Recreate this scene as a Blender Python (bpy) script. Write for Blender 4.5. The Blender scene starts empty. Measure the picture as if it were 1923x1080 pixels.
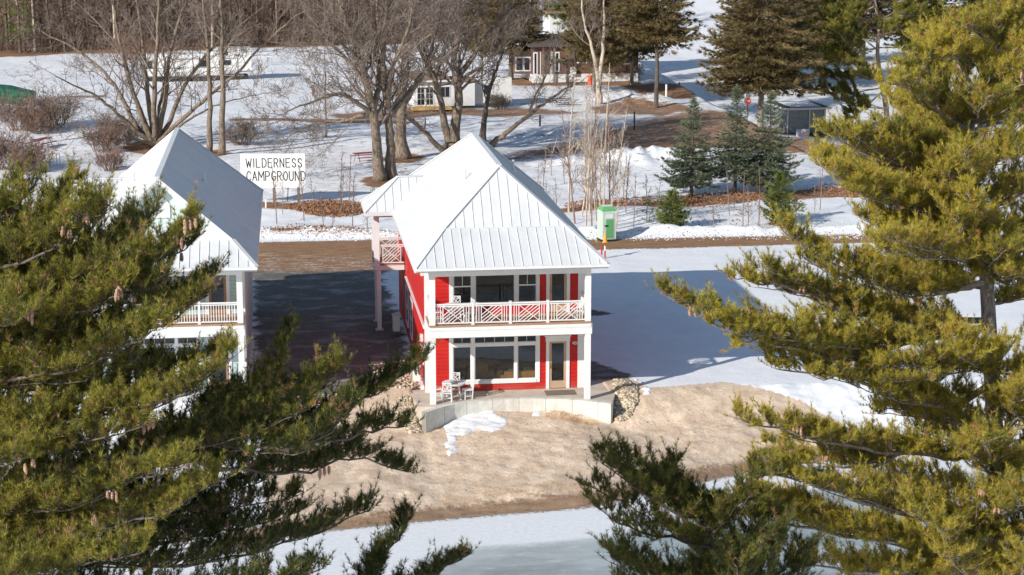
import bpy, math, random
import numpy as np
from mathutils import Vector, Matrix
R = math.radians
scene = bpy.context.scene
COL = scene.collection

# ------------------------------------------------------------------ camera
CAM = Vector((-7.2733, -86.3585, 24.0269)); YAW = R(7.2447); PITCH = R(12.1394); FPX = 3739.0
FW = Vector((math.sin(YAW)*math.cos(PITCH), math.cos(YAW)*math.cos(PITCH), -math.sin(PITCH)))
RT = Vector((math.cos(YAW), -math.sin(YAW), 0)); UP = RT.cross(FW)
cd = bpy.data.cameras.new('camera'); cam = bpy.data.objects.new('camera', cd); COL.objects.link(cam)
cam.matrix_world = Matrix((( RT.x, UP.x, -FW.x, CAM.x), (RT.y, UP.y, -FW.y, CAM.y), (RT.z, UP.z, -FW.z, CAM.z), (0, 0, 0, 1)))
cd.sensor_width = 36; cd.lens = FPX*36/1923; cd.clip_start = 1; cd.clip_end = 6000
scene.camera = cam

def ray(px, py): return FW + RT*((px-961.5)/FPX) - UP*((py-540)/FPX)
def G(px, py, z=0.0):                 # world point at height z
    d = ray(px, py); return CAM + d*((z-CAM.z)/d.z)
def AY(px, py, Y):                    # world point on the plane y = Y
    d = ray(px, py); return CAM + d*((Y-CAM.y)/d.y)
def AD(px, py, dep): return CAM + ray(px, py)*dep

# ------------------------------------------------------------------ bookkeeping
def link(o, parent=None):
    COL.objects.link(o)
    if parent is not None: o.parent = parent
    return o
def tag(o, label=None, cat=None, group=None, kind=None):
    if label: o['label'] = label
    if cat: o['category'] = cat
    if group: o['group'] = group
    if kind: o['kind'] = kind
    return o
def empty(name, loc=(0, 0, 0), rz=0.0, label=None, cat=None, group=None):
    o = bpy.data.objects.new(name, None); link(o); o.location = loc; o.rotation_euler = (0, 0, rz)
    o.empty_display_size = .3
    return tag(o, label, cat, group)
def copy_tree(o, kids, parent=None):
    c = o.copy(); link(c, parent)
    for ch in kids.get(o.name, []): copy_tree(ch, kids, c)
    return c
def kidmap():
    k = {}
    for o in bpy.data.objects:
        if o.parent: k.setdefault(o.parent.name, []).append(o)
    return k
def dup(o, loc, rz=0.0, scale=None, label=None, group=None):
    kids = {}
    def rec(p):
        kids[p.name] = [c for c in p.children]
        for c in p.children: rec(c)
    rec(o)
    c = copy_tree(o, kids); c.location = loc; c.rotation_euler = (0, 0, rz)
    if scale is not None: c.scale = (scale,)*3 if not hasattr(scale, '__len__') else scale
    if label: c['label'] = label
    if group: c['group'] = group
    return c

class MB:
    def __init__(s): s.v = []; s.f = []
    def add(s, vs, fs):
        n = len(s.v); s.v += [tuple(v) for v in vs]; s.f += [tuple(i+n for i in f) for f in fs]; return s
    def box(s, x0, x1, y0, y1, z0, z1):
        if x0 > x1: x0, x1 = x1, x0
        if y0 > y1: y0, y1 = y1, y0
        if z0 > z1: z0, z1 = z1, z0
        return s.add([(x0,y0,z0),(x1,y0,z0),(x1,y1,z0),(x0,y1,z0),(x0,y0,z1),(x1,y0,z1),(x1,y1,z1),(x0,y1,z1)],
                     [(0,3,2,1),(4,5,6,7),(0,1,5,4),(1,2,6,5),(2,3,7,6),(3,0,4,7)])
    def bar(s, p, q, w, h, up=(0, 0, 1)):
        p = Vector(p); q = Vector(q); d = (q-p).normalized(); up = Vector(up)
        if abs(d.dot(up)) > .98: up = Vector((1, 0, 0))
        a = d.cross(up).normalized(); b = a.cross(d)
        a = a*(w/2); b = b*(h/2)
        return s.add([p-a-b, p+a-b, p+a+b, p-a+b, q-a-b, q+a-b, q+a+b, q-a+b],
                     [(0,3,2,1),(4,5,6,7),(0,1,5,4),(1,2,6,5),(2,3,7,6),(3,0,4,7)])
    def tube(s, pts, rs, n=6, cap=True):
        m = len(pts); base = len(s.v); pts = [Vector(p) for p in pts]
        a = None
        for i, p in enumerate(pts):
            d = (pts[min(i+1, m-1)]-pts[max(i-1, 0)])
            if d.length < 1e-6: d = Vector((0, 0, 1))
            d.normalize()
            if a is None:
                a = d.orthogonal().normalized()
            else:
                a = (a-d*a.dot(d))
                a = a.normalized() if a.length > 1e-5 else d.orthogonal().normalized()
            b = d.cross(a); r = rs[i] if hasattr(rs, '__len__') else rs
            for k in range(n):
                t = 2*math.pi*k/n
                s.v.append(tuple(p+a*(r*math.cos(t))+b*(r*math.sin(t))))
        for i in range(m-1):
            for k in range(n):
                k2 = (k+1) % n
                s.f.append((base+i*n+k, base+i*n+k2, base+(i+1)*n+k2, base+(i+1)*n+k))
        if cap:
            s.f.append(tuple(base+k for k in range(n))[::-1]); s.f.append(tuple(base+(m-1)*n+k for k in range(n)))
        return s
    def cyl(s, x, y, z0, z1, r, n=16, r2=None): return s.tube([(x, y, z0), (x, y, z1)], [r, r if r2 is None else r2], n)
    def poly(s, pts): return s.add(pts, [tuple(range(len(pts)))])
    def prism(s, pts, z0, z1):         # xy polygon, ccw
        n = len(pts)
        return s.add([(x, y, z0) for x, y in pts]+[(x, y, z1) for x, y in pts],
                     [tuple(range(n))[::-1], tuple(range(n, 2*n))]+[(i, (i+1) % n, (i+1) % n+n, i+n) for i in range(n)])
    def build(s, name, m, parent=None, smooth=False):
        me = bpy.data.meshes.new(name); me.from_pydata(s.v, [], s.f); me.update()
        if smooth: me.shade_smooth()
        if m is not None: me.materials.append(m)
        return link(bpy.data.objects.new(name, me), parent)

def npmesh(name, co, faces, m, parent=None, smooth=False, attrs=None, mats=None, midx=None):
    """co (N,3), faces (M,k) with one fixed k"""
    me = bpy.data.meshes.new(name); k = faces.shape[1]; M = len(faces)
    me.vertices.add(len(co)); me.vertices.foreach_set('co', np.ascontiguousarray(co, dtype=np.float32).ravel())
    me.loops.add(M*k); me.loops.foreach_set('vertex_index', np.ascontiguousarray(faces, dtype=np.int32).ravel())
    me.polygons.add(M); me.polygons.foreach_set('loop_start', np.arange(0, M*k, k, dtype=np.int32))
    try: me.polygons.foreach_set('loop_total', np.full(M, k, dtype=np.int32))
    except Exception: pass
    if smooth: me.polygons.foreach_set('use_smooth', np.ones(M, dtype=bool))
    me.materials.append(m)
    if attrs:
        for an, (ty, arr) in attrs.items():
            a = me.attributes.new(an, ty, 'POINT')
            a.data.foreach_set('color' if ty == 'FLOAT_COLOR' else 'value', np.ascontiguousarray(arr, dtype=np.float32).ravel())
    me.update(); me.validate()
    return link(bpy.data.objects.new(name, me), parent)

# ------------------------------------------------------------------ materials
class NT:
    def __init__(s, name):
        s.m = bpy.data.materials.new(name); s.m.use_nodes = True; s.t = s.m.node_tree; s.t.nodes.clear()
        s.out = s.n('ShaderNodeOutputMaterial')
    def n(s, ty, **kw):
        nd = s.t.nodes.new(ty)
        for k, v in kw.items(): setattr(nd, k, v)
        return nd
    def l(s, a, b): s.t.links.new(a, b)
    def val(s, sock, v):
        if hasattr(v, 'is_linked') or isinstance(v, bpy.types.NodeSocket): s.l(v, sock)
        else: sock.default_value = v
    def noise(s, scale, detail=4, rough=.6, co=None, dist=0):
        nd = s.n('ShaderNodeTexNoise'); nd.inputs['Scale'].default_value = scale; nd.inputs['Detail'].default_value = detail
        nd.inputs['Roughness'].default_value = rough; nd.inputs['Distortion'].default_value = dist
        s.l(co if co is not None else s.co(), nd.inputs['Vector']); return nd.outputs['Fac']
    def co(s):
        if not hasattr(s, '_co'): s._co = s.n('ShaderNodeTexCoord').outputs['Object']
        return s._co
    def mapping(s, scale, rot=(0, 0, 0)):
        mp = s.n('ShaderNodeMapping'); mp.inputs['Scale'].default_value = scale; mp.inputs['Rotation'].default_value = rot
        s.l(s.co(), mp.inputs['Vector']); return mp.outputs[0]
    def math(s, op, a, b=0.0, c=None):
        nd = s.n('ShaderNodeMath', operation=op); s.val(nd.inputs[0], a); s.val(nd.inputs[1], b)
        if c is not None: s.val(nd.inputs[2], c)
        return nd.outputs[0]
    def ramp(s, f, lo, hi, t0=0.0, t1=1.0):
        nd = s.n('ShaderNodeMapRange', interpolation_type='SMOOTHSTEP'); s.l(f, nd.inputs['Value'])
        nd.inputs['From Min'].default_value = lo; nd.inputs['From Max'].default_value = hi
        nd.inputs['To Min'].default_value = t0; nd.inputs['To Max'].default_value = t1; return nd.outputs[0]
    def mix(s, f, a, b):
        nd = s.n('ShaderNodeMix', data_type='RGBA'); s.val(nd.inputs[0], f)
        for sock, v in ((nd.inputs[6], a), (nd.inputs[7], b)):
            if isinstance(v, bpy.types.NodeSocket): s.l(v, sock)
            else: sock.default_value = (*v, 1) if len(v) == 3 else v
        return nd.outputs[2]
    def bump(s, h, strength, dist=.02, normal=None):
        nd = s.n('ShaderNodeBump'); nd.inputs['Strength'].default_value = strength; nd.inputs['Distance'].default_value = dist
        s.l(h, nd.inputs['Height'])
        if normal is not None: s.l(normal, nd.inputs['Normal'])
        return nd.outputs[0]
    def bsdf(s, col, rough=.6, normal=None, spec=.3, metal=0.0):
        b = s.n('ShaderNodeBsdfPrincipled')
        if isinstance(col, bpy.types.NodeSocket): s.l(col, b.inputs['Base Color'])
        else: b.inputs['Base Color'].default_value = (*col, 1)
        s.val(b.inputs['Roughness'], rough); b.inputs['Metallic'].default_value = metal
        b.inputs['Specular IOR Level'].default_value = spec
        if normal is not None: s.l(normal, b.inputs['Normal'])
        return b
    def done(s, sh): s.l(sh.outputs[0] if hasattr(sh, 'outputs') else sh, s.out.inputs[0]); return s.m

def simple(name, col, rough=.55, var=.12, scale=6, spec=.3, bump=0.0, metal=0.0, bscale=60):
    t = NT(name); f = t.noise(scale, 5)
    c = t.mix(t.ramp(f, .3, .7), tuple(x*(1-var) for x in col), tuple(min(1, x*(1+var)) for x in col))
    nm = t.bump(t.noise(bscale, 3), bump, .01) if bump else None
    return t.done(t.bsdf(c, rough, nm, spec, metal))

M = {}
M['white'] = simple('white_paint', (.74, .74, .735), .45, .03, 2)
M['cream'] = simple('cream_metal', (.7, .68, .6), .5, .05)
M['red_siding'] = simple('red_siding', (.54, .015, .012), .5, .06, 3, bump=.15)
def mk_siding(name, c0, c1):
    t = NT(name); f = t.noise(1.5, 6, .7, t.mapping((.35, .35, 1.6))); g = t.noise(.6, 3)
    c = t.mix(t.ramp(f, .35, .7), c0, c1); sx = t.n('ShaderNodeSeparateXYZ'); t.l(t.co(), sx.inputs[0])
    fr = t.math('FRACT', t.math('DIVIDE', sx.outputs[2], .178)); ln = t.math('LESS_THAN', fr, .075)      # shadow line of each board's lap, painted into the siding colour
    c = t.mix(t.math('MULTIPLY', ln, .55), c, tuple(x*.25 for x in c0)); bd = t.n('ShaderNodeTexWhiteNoise', noise_dimensions='1D'); t.l(t.math('FLOOR', t.math('DIVIDE', sx.outputs[2], .178)), bd.inputs['W'])
    c = t.mix(t.math('MULTIPLY', bd.outputs['Value'], .18), c, tuple(x*.7 for x in c0)); dirt = t.ramp(sx.outputs[2], .0, .5, .25, 0)
    c = t.mix(t.math('MULTIPLY', dirt, t.ramp(f, .3, .6)), c, (.35, .25, .18))
    return t.done(t.bsdf(c, t.ramp(g, .3, .7, .42, .62), None, .3))
M['red_siding'] = mk_siding('red_siding', (.50, .014, .012), (.57, .022, .017))
M['pale_siding'] = simple('pale_green_siding', (.47, .60, .57), .55, .05, 3, bump=.15)
M['pale_siding'] = mk_siding('pale_green_siding', (.43, .55, .525), (.50, .62, .59))
M['pale_shake'] = simple('pale_shake', (.58, .70, .66), .6, .05, 3, bump=.2)
M['deck'] = simple('deck_boards', (.42, .25, .15), .7, .15, 5)
M['door_wood'] = simple('door_wood', (.50, .33, .23), .5, .06, 4)
M['door_brown'] = simple('door_brown', (.36, .19, .10), .5, .08, 4)
M['dark'] = simple('dark_plastic', (.02, .02, .022), .5, .2)
M['black_steel'] = simple('black_steel', (.04, .035, .03), .6, .2)
M['grey_metal'] = simple('grey_metal', (.35, .36, .37), .4, .1, metal=.6)
M['brass'] = simple('brass', (.45, .3, .1), .35, .1, metal=.9)
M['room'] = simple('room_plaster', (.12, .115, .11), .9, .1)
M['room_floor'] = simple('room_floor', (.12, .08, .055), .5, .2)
M['leather'] = simple('tan_leather', (.62, .28, .075), .5, .1, 4)
M['fabric_grey'] = simple('grey_fabric', (.45, .48, .5), .9, .2, 10)
M['mat_brown'] = simple('mat_brown', (.10, .075, .055), .95, .2, 20)
M['mat_tan'] = simple('mat_tan', (.30, .26, .20), .95, .2, 20)
M['green_plastic'] = simple('green_plastic', (.13, .38, .15), .45, .08)
M['dark_green_plastic'] = simple('dark_green_plastic', (.05, .2, .11), .45, .08)
M['pale_green_plastic'] = simple('pale_green_plastic', (.50, .62, .52), .5, .08)
M['orange'] = simple('orange_plastic', (.85, .36, .05), .5, .08)
M['red_paint'] = simple('red_paint', (.5, .03, .03), .5, .15)
M['weathered_red'] = simple('weathered_red', (.28, .05, .05), .8, .3, 10)
M['weathered_wood'] = simple('weathered_wood', (.2, .14, .1), .85, .3, 10)
M['yellow_wood'] = simple('fresh_lumber', (.6, .38, .14), .7, .15)
M['brown_siding'] = simple('brown_siding', (.16, .085, .065), .75, .2, 4)
M['brown_roof'] = simple('brown_roof', (.11, .09, .08), .9, .25, 5)
M['tan_roof'] = simple('tan_roof', (.25, .17, .12), .9, .3, 5)
M['blue_stripe'] = simple('flag_blue', (.45, .52, .62), .6, .1)
M['red_stripe'] = simple('flag_red', (.75, .38, .36), .6, .1)
M['tarp_grey'] = simple('grey_sheeting', (.22, .23, .245), .35, .2, 3, spec=.6, bump=.4, bscale=5)
M['letter'] = simple('letter_paint', (.035, .035, .035), .7, .4, 12)
M['sign_board'] = simple('sign_board', (.80, .79, .765), .7, .06, 2)
M['rv_window'] = simple('dark_window', (.015, .017, .02), .12, .2, spec=.6)
M['rv_white'] = simple('rv_white', (.75, .74, .71), .4, .05, 2)
M['far_glass'] = M['rv_window']

def mk_glass():
    t = NT('window_glass'); tr = t.n('ShaderNodeBsdfTransparent'); tr.inputs[0].default_value = (.80, .83, .83, 1)
    gl = t.n('ShaderNodeBsdfGlossy'); gl.inputs['Roughness'].default_value = .01; gl.inputs[0].default_value = (.9, .95, 1, 1)
    fr = t.n('ShaderNodeFresnel'); fr.inputs[0].default_value = 1.55
    geo = t.n('ShaderNodeNewGeometry')
    bp = t.bump(t.noise(.9, 2), .02, .3); t.l(bp, gl.inputs['Normal'])
    f = t.math('MULTIPLY', fr.outputs[0], 1.0)
    # light leaves the pane the way it came in: no total reflection on the back side
    f = t.math('MINIMUM', f, .35)
    mx = t.n('ShaderNodeMixShader'); t.l(f, mx.inputs[0]); t.l(tr.outputs[0], mx.inputs[1]); t.l(gl.outputs[0], mx.inputs[2])
    return t.done(mx)
M['glass'] = mk_glass()

def mk_roof():
    t = NT('white_metal_roof'); f = t.noise(1.2, 5)
    c = t.mix(t.ramp(f, .3, .7), (.64, .65, .655), (.69, .70, .70))
    st = t.noise(7, 3, co=t.mapping((1, .08, .2)))
    c = t.mix(t.math('MULTIPLY', t.ramp(st, .52, .8), .2), c, (.52, .54, .54))
    c = t.mix(t.math('MULTIPLY', t.ramp(t.noise(.45, 6, .7), .5, .75), .3), c, (.47, .485, .49))
    return t.done(t.bsdf(c, t.ramp(t.noise(.8, 4), .3, .7, .35, .55), t.bump(t.noise(2.2, 3), .16, .05), .4))
M['roof'] = mk_roof()

def mk_concrete():
    t = NT('patio_concrete'); f = t.noise(1.3, 6); g = t.noise(30, 3)
    c = t.mix(t.ramp(f, .35, .65), (.50, .42, .34), (.60, .53, .44))
    c = t.mix(t.math('MULTIPLY', t.ramp(g, .4, .8), .3), c, (.45, .38, .3))
    return t.done(t.bsdf(c, .85, t.bump(g, .2, .01)))
M['concrete'] = mk_concrete()
def mk_block():
    t = NT('split_face_block'); f = t.noise(3, 5); g = t.noise(14, 5)
    c = t.mix(t.ramp(f, .3, .7), (.60, .57, .51), (.72, .70, .64))
    v = t.n('ShaderNodeTexBrick'); v.inputs['Scale'].default_value = 1; v.inputs['Brick Width'].default_value = .3; v.inputs['Row Height'].default_value = .075
    v.inputs['Mortar Size'].default_value = .006; v.inputs['Color1'].default_value = (1, 1, 1, 1); v.inputs['Color2'].default_value = (.8, .8, .8, 1); v.inputs['Mortar'].default_value = (0, 0, 0, 1)
    uv = t.n('ShaderNodeUVMap'); t.l(uv.outputs[0], v.inputs['Vector'])
    sx = t.n('ShaderNodeSeparateXYZ'); t.l(uv.outputs[0], sx.inputs[0]); fr = t.math('FRACT', t.math('DIVIDE', sx.outputs[0], 1.22)); jl = t.math('LESS_THAN', fr, .016); c = t.mix(t.math('MULTIPLY', jl, .75), c, (.12, .11, .1))
    b = t.bump(g, .6, .03); b = t.bump(v.outputs['Color'], .45, .02, b)
    return t.done(t.bsdf(c, .9, b, .2))
M['block'] = mk_block()

def mk_ground():
    t = NT('ground'); at = t.n('ShaderNodeAttribute', attribute_name='mask'); sep = t.n('ShaderNodeSeparateColor'); t.l(at.outputs['Color'], sep.inputs[0])
    a2 = t.n('ShaderNodeAttribute', attribute_name='mask2'); sep2 = t.n('ShaderNodeSeparateColor'); t.l(a2.outputs['Color'], sep2.inputs[0])
    nA = t.noise(.9, 8, .65); nB = t.noise(4.5, 6, .65); nC = t.noise(30, 4, .6); nS = t.noise(2.2, 6, .7, t.mapping((.35, 1.6, 1)))
    def edge(m, n, amp, w=.06):
        x = t.math('ADD', m, t.math('MULTIPLY', t.math('SUBTRACT', n, .5), amp)); return t.ramp(x, .5-w, .5+w)
    snow = t.mix(t.ramp(nA, .35, .7), (.82, .83, .85), (.88, .885, .89)); snow = t.mix(t.math('MULTIPLY', t.ramp(t.noise(.25, 7, .7), .5, .75), .35), snow, (.66, .67, .69))
    # dirt road
    dirt = t.mix(t.ramp(nS, .35, .65), (.22, .12, .06), (.37, .215, .115))
    dirt = t.mix(t.math('MULTIPLY', t.ramp(nC, .45, .7), .5), dirt, (.32, .21, .14))
    # sand
    sand = t.mix(t.ramp(nA, .35, .65), (.62, .465, .335), (.78, .625, .475))
    sand = t.mix(t.math('MULTIPLY', t.ramp(nB, .45, .75), .55), sand, (.46, .32, .21))
    sand = t.mix(t.math('MULTIPLY', t.ramp(nC, .68, .73), .45), sand, (.25, .17, .11)); sand = t.mix(t.math('MULTIPLY', t.ramp(t.noise(.5, 6, .7), .55, .72), .45), sand, (.44, .31, .22))
    # leaf litter
    vor = t.n('ShaderNodeTexVoronoi'); vor.inputs['Scale'].default_value = 9; t.l(t.co(), vor.inputs['Vector'])
    sepv = t.n('ShaderNodeSeparateColor'); t.l(vor.outputs['Color'], sepv.inputs[0])
    leaf = t.mix(sepv.outputs[0], (.17, .09, .05), (.38, .21, .115))
    leaf = t.mix(t.ramp(nB, .4, .7), leaf, (.27, .145, .08))
    # wet dark ground with ice
    wet = t.mix(t.ramp(nB, .35, .65), (.12, .112, .10), (.19, .17, .145))
    iceb = t.noise(.75, 7, .72, t.mapping((.55, 1, 1)))
    wet = t.mix(t.math('MULTIPLY', t.ramp(nC, .45, .7), .5), wet, (.07, .06, .055)); wet = t.mix(t.ramp(iceb, .48, .66, 0, .75), wet, (.36, .355, .35))
    # damp shore sand
    damp = t.mix(t.ramp(nS, .35, .65), (.20, .13, .085), (.33, .22, .14))
    c = snow
    nAB = t.math('ADD', t.math('MULTIPLY', nA, .6), t.math('MULTIPLY', nB, .5)); nAB = t.math('SUBTRACT', nAB, .05)
    dirtm = edge(sep.outputs[0], nB, .9, .12); c = t.mix(dirtm, c, dirt)
    leafm = edge(sep.outputs[2], t.math('ADD', t.math('MULTIPLY', nS, .6), t.math('MULTIPLY', nAB, .45)), 2.0, .1); c = t.mix(leafm, c, leaf)
    # streaks of old ice inside the dirt
    st = t.math('MULTIPLY', t.math('MULTIPLY', t.ramp(t.math('ADD', t.math('MULTIPLY', nS, .55), t.math('MULTIPLY', nB, .45)), .50, .58), sep2.outputs[0]), .7); c = t.mix(st, c, (.62, .58, .54))
    wetm = edge(sep2.outputs[1], nA, .9, .1); c = t.mix(wetm, c, wet)
    sandm = edge(sep.outputs[1], nB, .55, .07); c = t.mix(sandm, c, sand)
    dampm = edge(sep2.outputs[2], nB, .6, .15); c = t.mix(dampm, c, damp)
    h = t.math('ADD', t.math('MULTIPLY', nB, .7), t.math('MULTIPLY', nC, .25))
    any_ = t.math('MAXIMUM', t.math('MAXIMUM', dirtm, sandm), t.math('MAXIMUM', leafm, wetm))
    b = t.n('ShaderNodeBump'); b.inputs['Distance'].default_value = .16; t.l(h, b.inputs['Height']); t.l(t.ramp(any_, 0, 1, .35, .62), b.inputs['Strength'])
    bs = t.bsdf(c, t.ramp(any_, 0, 1, .55, .9), b.outputs[0], .25)
    return t.done(bs)
M['ground'] = mk_ground()

def mk_lake():
    t = NT('lake_ice'); at = t.n('ShaderNodeAttribute', attribute_name='mask'); sep = t.n('ShaderNodeSeparateColor'); t.l(at.outputs['Color'], sep.inputs[0])
    n1 = t.noise(.35, 8, .65, t.mapping((.5, 1, 1))); n2 = t.noise(5, 5, .7); n3 = t.noise(40, 3)
    snow = t.mix(t.ramp(n2, .3, .7), (.72, .75, .77), (.84, .85, .86))
    ice = t.mix(t.ramp(n1, .35, .65), (.25, .30, .305), (.46, .51, .515)); ice = t.mix(t.math('MULTIPLY', t.ramp(t.noise(1.6, 8, .75, t.mapping((.6, 1.3, 1))), .5, .7), .6), ice, (.66, .70, .71))
    f = t.ramp(t.math('ADD', sep.outputs[0], t.math('ADD', t.math('MULTIPLY', t.math('SUBTRACT', n1, .5), .9), t.math('MULTIPLY', t.math('SUBTRACT', n2, .5), .35))), .35, .65)
    c = t.mix(f, snow, ice)
    e = t.ramp(t.math('ADD', sep.outputs[1], t.math('MULTIPLY', t.math('SUBTRACT', n2, .5), .9)), .42, .6)
    c = t.mix(e, c, (.30, .22, .16))
    return t.done(t.bsdf(c, t.ramp(f, 0, 1, .6, .3), t.bump(t.math('ADD', n2, t.math('MULTIPLY', n3, .3)), .25, .05), .4))
M['lake'] = mk_lake()

def mk_bark(name, c1, c2, scale=8, c3=None):
    t = NT(name); f = t.noise(scale, 6, .7, t.mapping((1, 1, .25))); g = t.noise(1.2, 4)
    c = t.mix(t.ramp(f, .35, .65), c1, c2)
    if c3: c = t.mix(t.ramp(g, .5, .7, 0, .6), c, c3)
    return t.done(t.bsdf(c, .9, t.bump(f, .8, .03), .15))
M['bark'] = mk_bark('grey_bark', (.12, .088, .065), (.30, .235, .18), 8, (.24, .2, .11))
M['bark_twig'] = mk_bark('twig_bark', (.17, .125, .10), (.30, .235, .19), 2)
M['bark_pine'] = mk_bark('pine_bark', (.17, .135, .11), (.38, .32, .27), 10)
M['bark_dark'] = mk_bark('dark_bark', (.07, .055, .045), (.19, .15, .12), 8)
M['bark_red'] = mk_bark('red_pine_bark', (.2, .14, .11), (.42, .33, .27), 6)
M['birch'] = mk_bark('birch_bark', (.38, .30, .23), (.62, .53, .44), 5)
M['red_twig'] = mk_bark('reddish_twigs', (.20, .125, .095), (.34, .23, .18), 3)
M['fine_twig'] = mk_bark('pale_fine_twigs', (.17, .13, .105), (.33, .26, .215), 2)
M['forest_bark'] = mk_bark('forest_bark', (.12, .085, .065), (.27, .205, .16), 1.0)

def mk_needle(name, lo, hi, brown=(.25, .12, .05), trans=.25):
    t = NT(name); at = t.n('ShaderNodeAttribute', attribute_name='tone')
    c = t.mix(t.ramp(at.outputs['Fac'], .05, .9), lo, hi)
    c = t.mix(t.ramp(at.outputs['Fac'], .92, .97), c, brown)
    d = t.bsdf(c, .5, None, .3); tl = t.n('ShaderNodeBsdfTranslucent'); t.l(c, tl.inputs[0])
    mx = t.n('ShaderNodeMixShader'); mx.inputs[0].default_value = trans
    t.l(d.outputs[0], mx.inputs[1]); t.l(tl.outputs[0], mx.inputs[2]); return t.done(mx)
M['needle_yellow'] = mk_needle('pine_needles_yellow', (.13, .14, .022), (.54, .44, .06), (.5, .25, .08), .3)
M['needle_green'] = mk_needle('pine_needles_green', (.07, .088, .018), (.38, .335, .052), (.46, .25, .13), .25)
M['needle_mid'] = mk_needle('pine_needles_mid', (.10, .11, .022), (.37, .33, .055), (.3, .17, .07), .25)
M['needle_brown'] = mk_needle('spruce_needles_brownish', (.11, .085, .032), (.32, .235, .10), (.25, .16, .08), .2)
M['needle_blue'] = mk_needle('blue_spruce_needles', (.075, .095, .05), (.24, .28, .17), (.2, .18, .08), .15)
M['needle_sap'] = mk_needle('young_pine_needles', (.07, .11, .03), (.26, .29, .07), (.3, .16, .07), .25)
M['cone'] = simple('pine_cone', (.42, .25, .17), .8, .35, 40)
M['dry_leaf'] = simple('dry_leaves', (.30, .15, .07), .8, .4, 3)
M['oak_leaf'] = simple('clinging_oak_leaves', (.33, .17, .09), .8, .35, 3)
M['straw'] = simple('dry_grass', (.48, .29, .11), .8, .35, 3)
def mk_rock():
    t = NT('river_rock'); oi = t.n('ShaderNodeAttribute', attribute_name='tone')
    c = t.mix(oi.outputs['Fac'], (.20, .13, .08), (.78, .68, .50)); f = t.noise(9, 4)
    c = t.mix(t.ramp(f, .4, .7, 0, .4), c, (.2, .15, .1)); return t.done(t.bsdf(c, .8, t.bump(f, .3, .02)))
M['rock'] = mk_rock()
M['dirt_clod'] = simple('dirt_clod', (.22, .13, .08), .95, .3)
M['snow'] = (lambda t: t.done(t.bsdf(t.mix(t.ramp(t.noise(2.5, 6), .35, .7), (.72, .72, .73), (.85, .855, .86)), .6, t.bump(t.noise(9, 5), .6, .06), .2)))(NT('snow'))
# ------------------------------------------------------------------ noise helpers
_rs = np.random.RandomState(7); _LAT = _rs.rand(256, 256)
def vnoise(x, y):
    xi = np.floor(x).astype(int); yi = np.floor(y).astype(int); fx = x-xi; fy = y-yi
    fx = fx*fx*(3-2*fx); fy = fy*fy*(3-2*fy)
    a = _LAT[xi & 255, yi & 255]; b = _LAT[(xi+1) & 255, yi & 255]; c = _LAT[xi & 255, (yi+1) & 255]; d = _LAT[(xi+1) & 255, (yi+1) & 255]
    return (a*(1-fx)+b*fx)*(1-fy)+(c*(1-fx)+d*fx)*fy-.5
def fbm(x, y, f, o=4):
    s = 0*x; a = 1.0
    for i in range(o): s = s+a*vnoise(x*f+17.3*i, y*f-9.1*i); f *= 2.03; a *= .5
    return s

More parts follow.
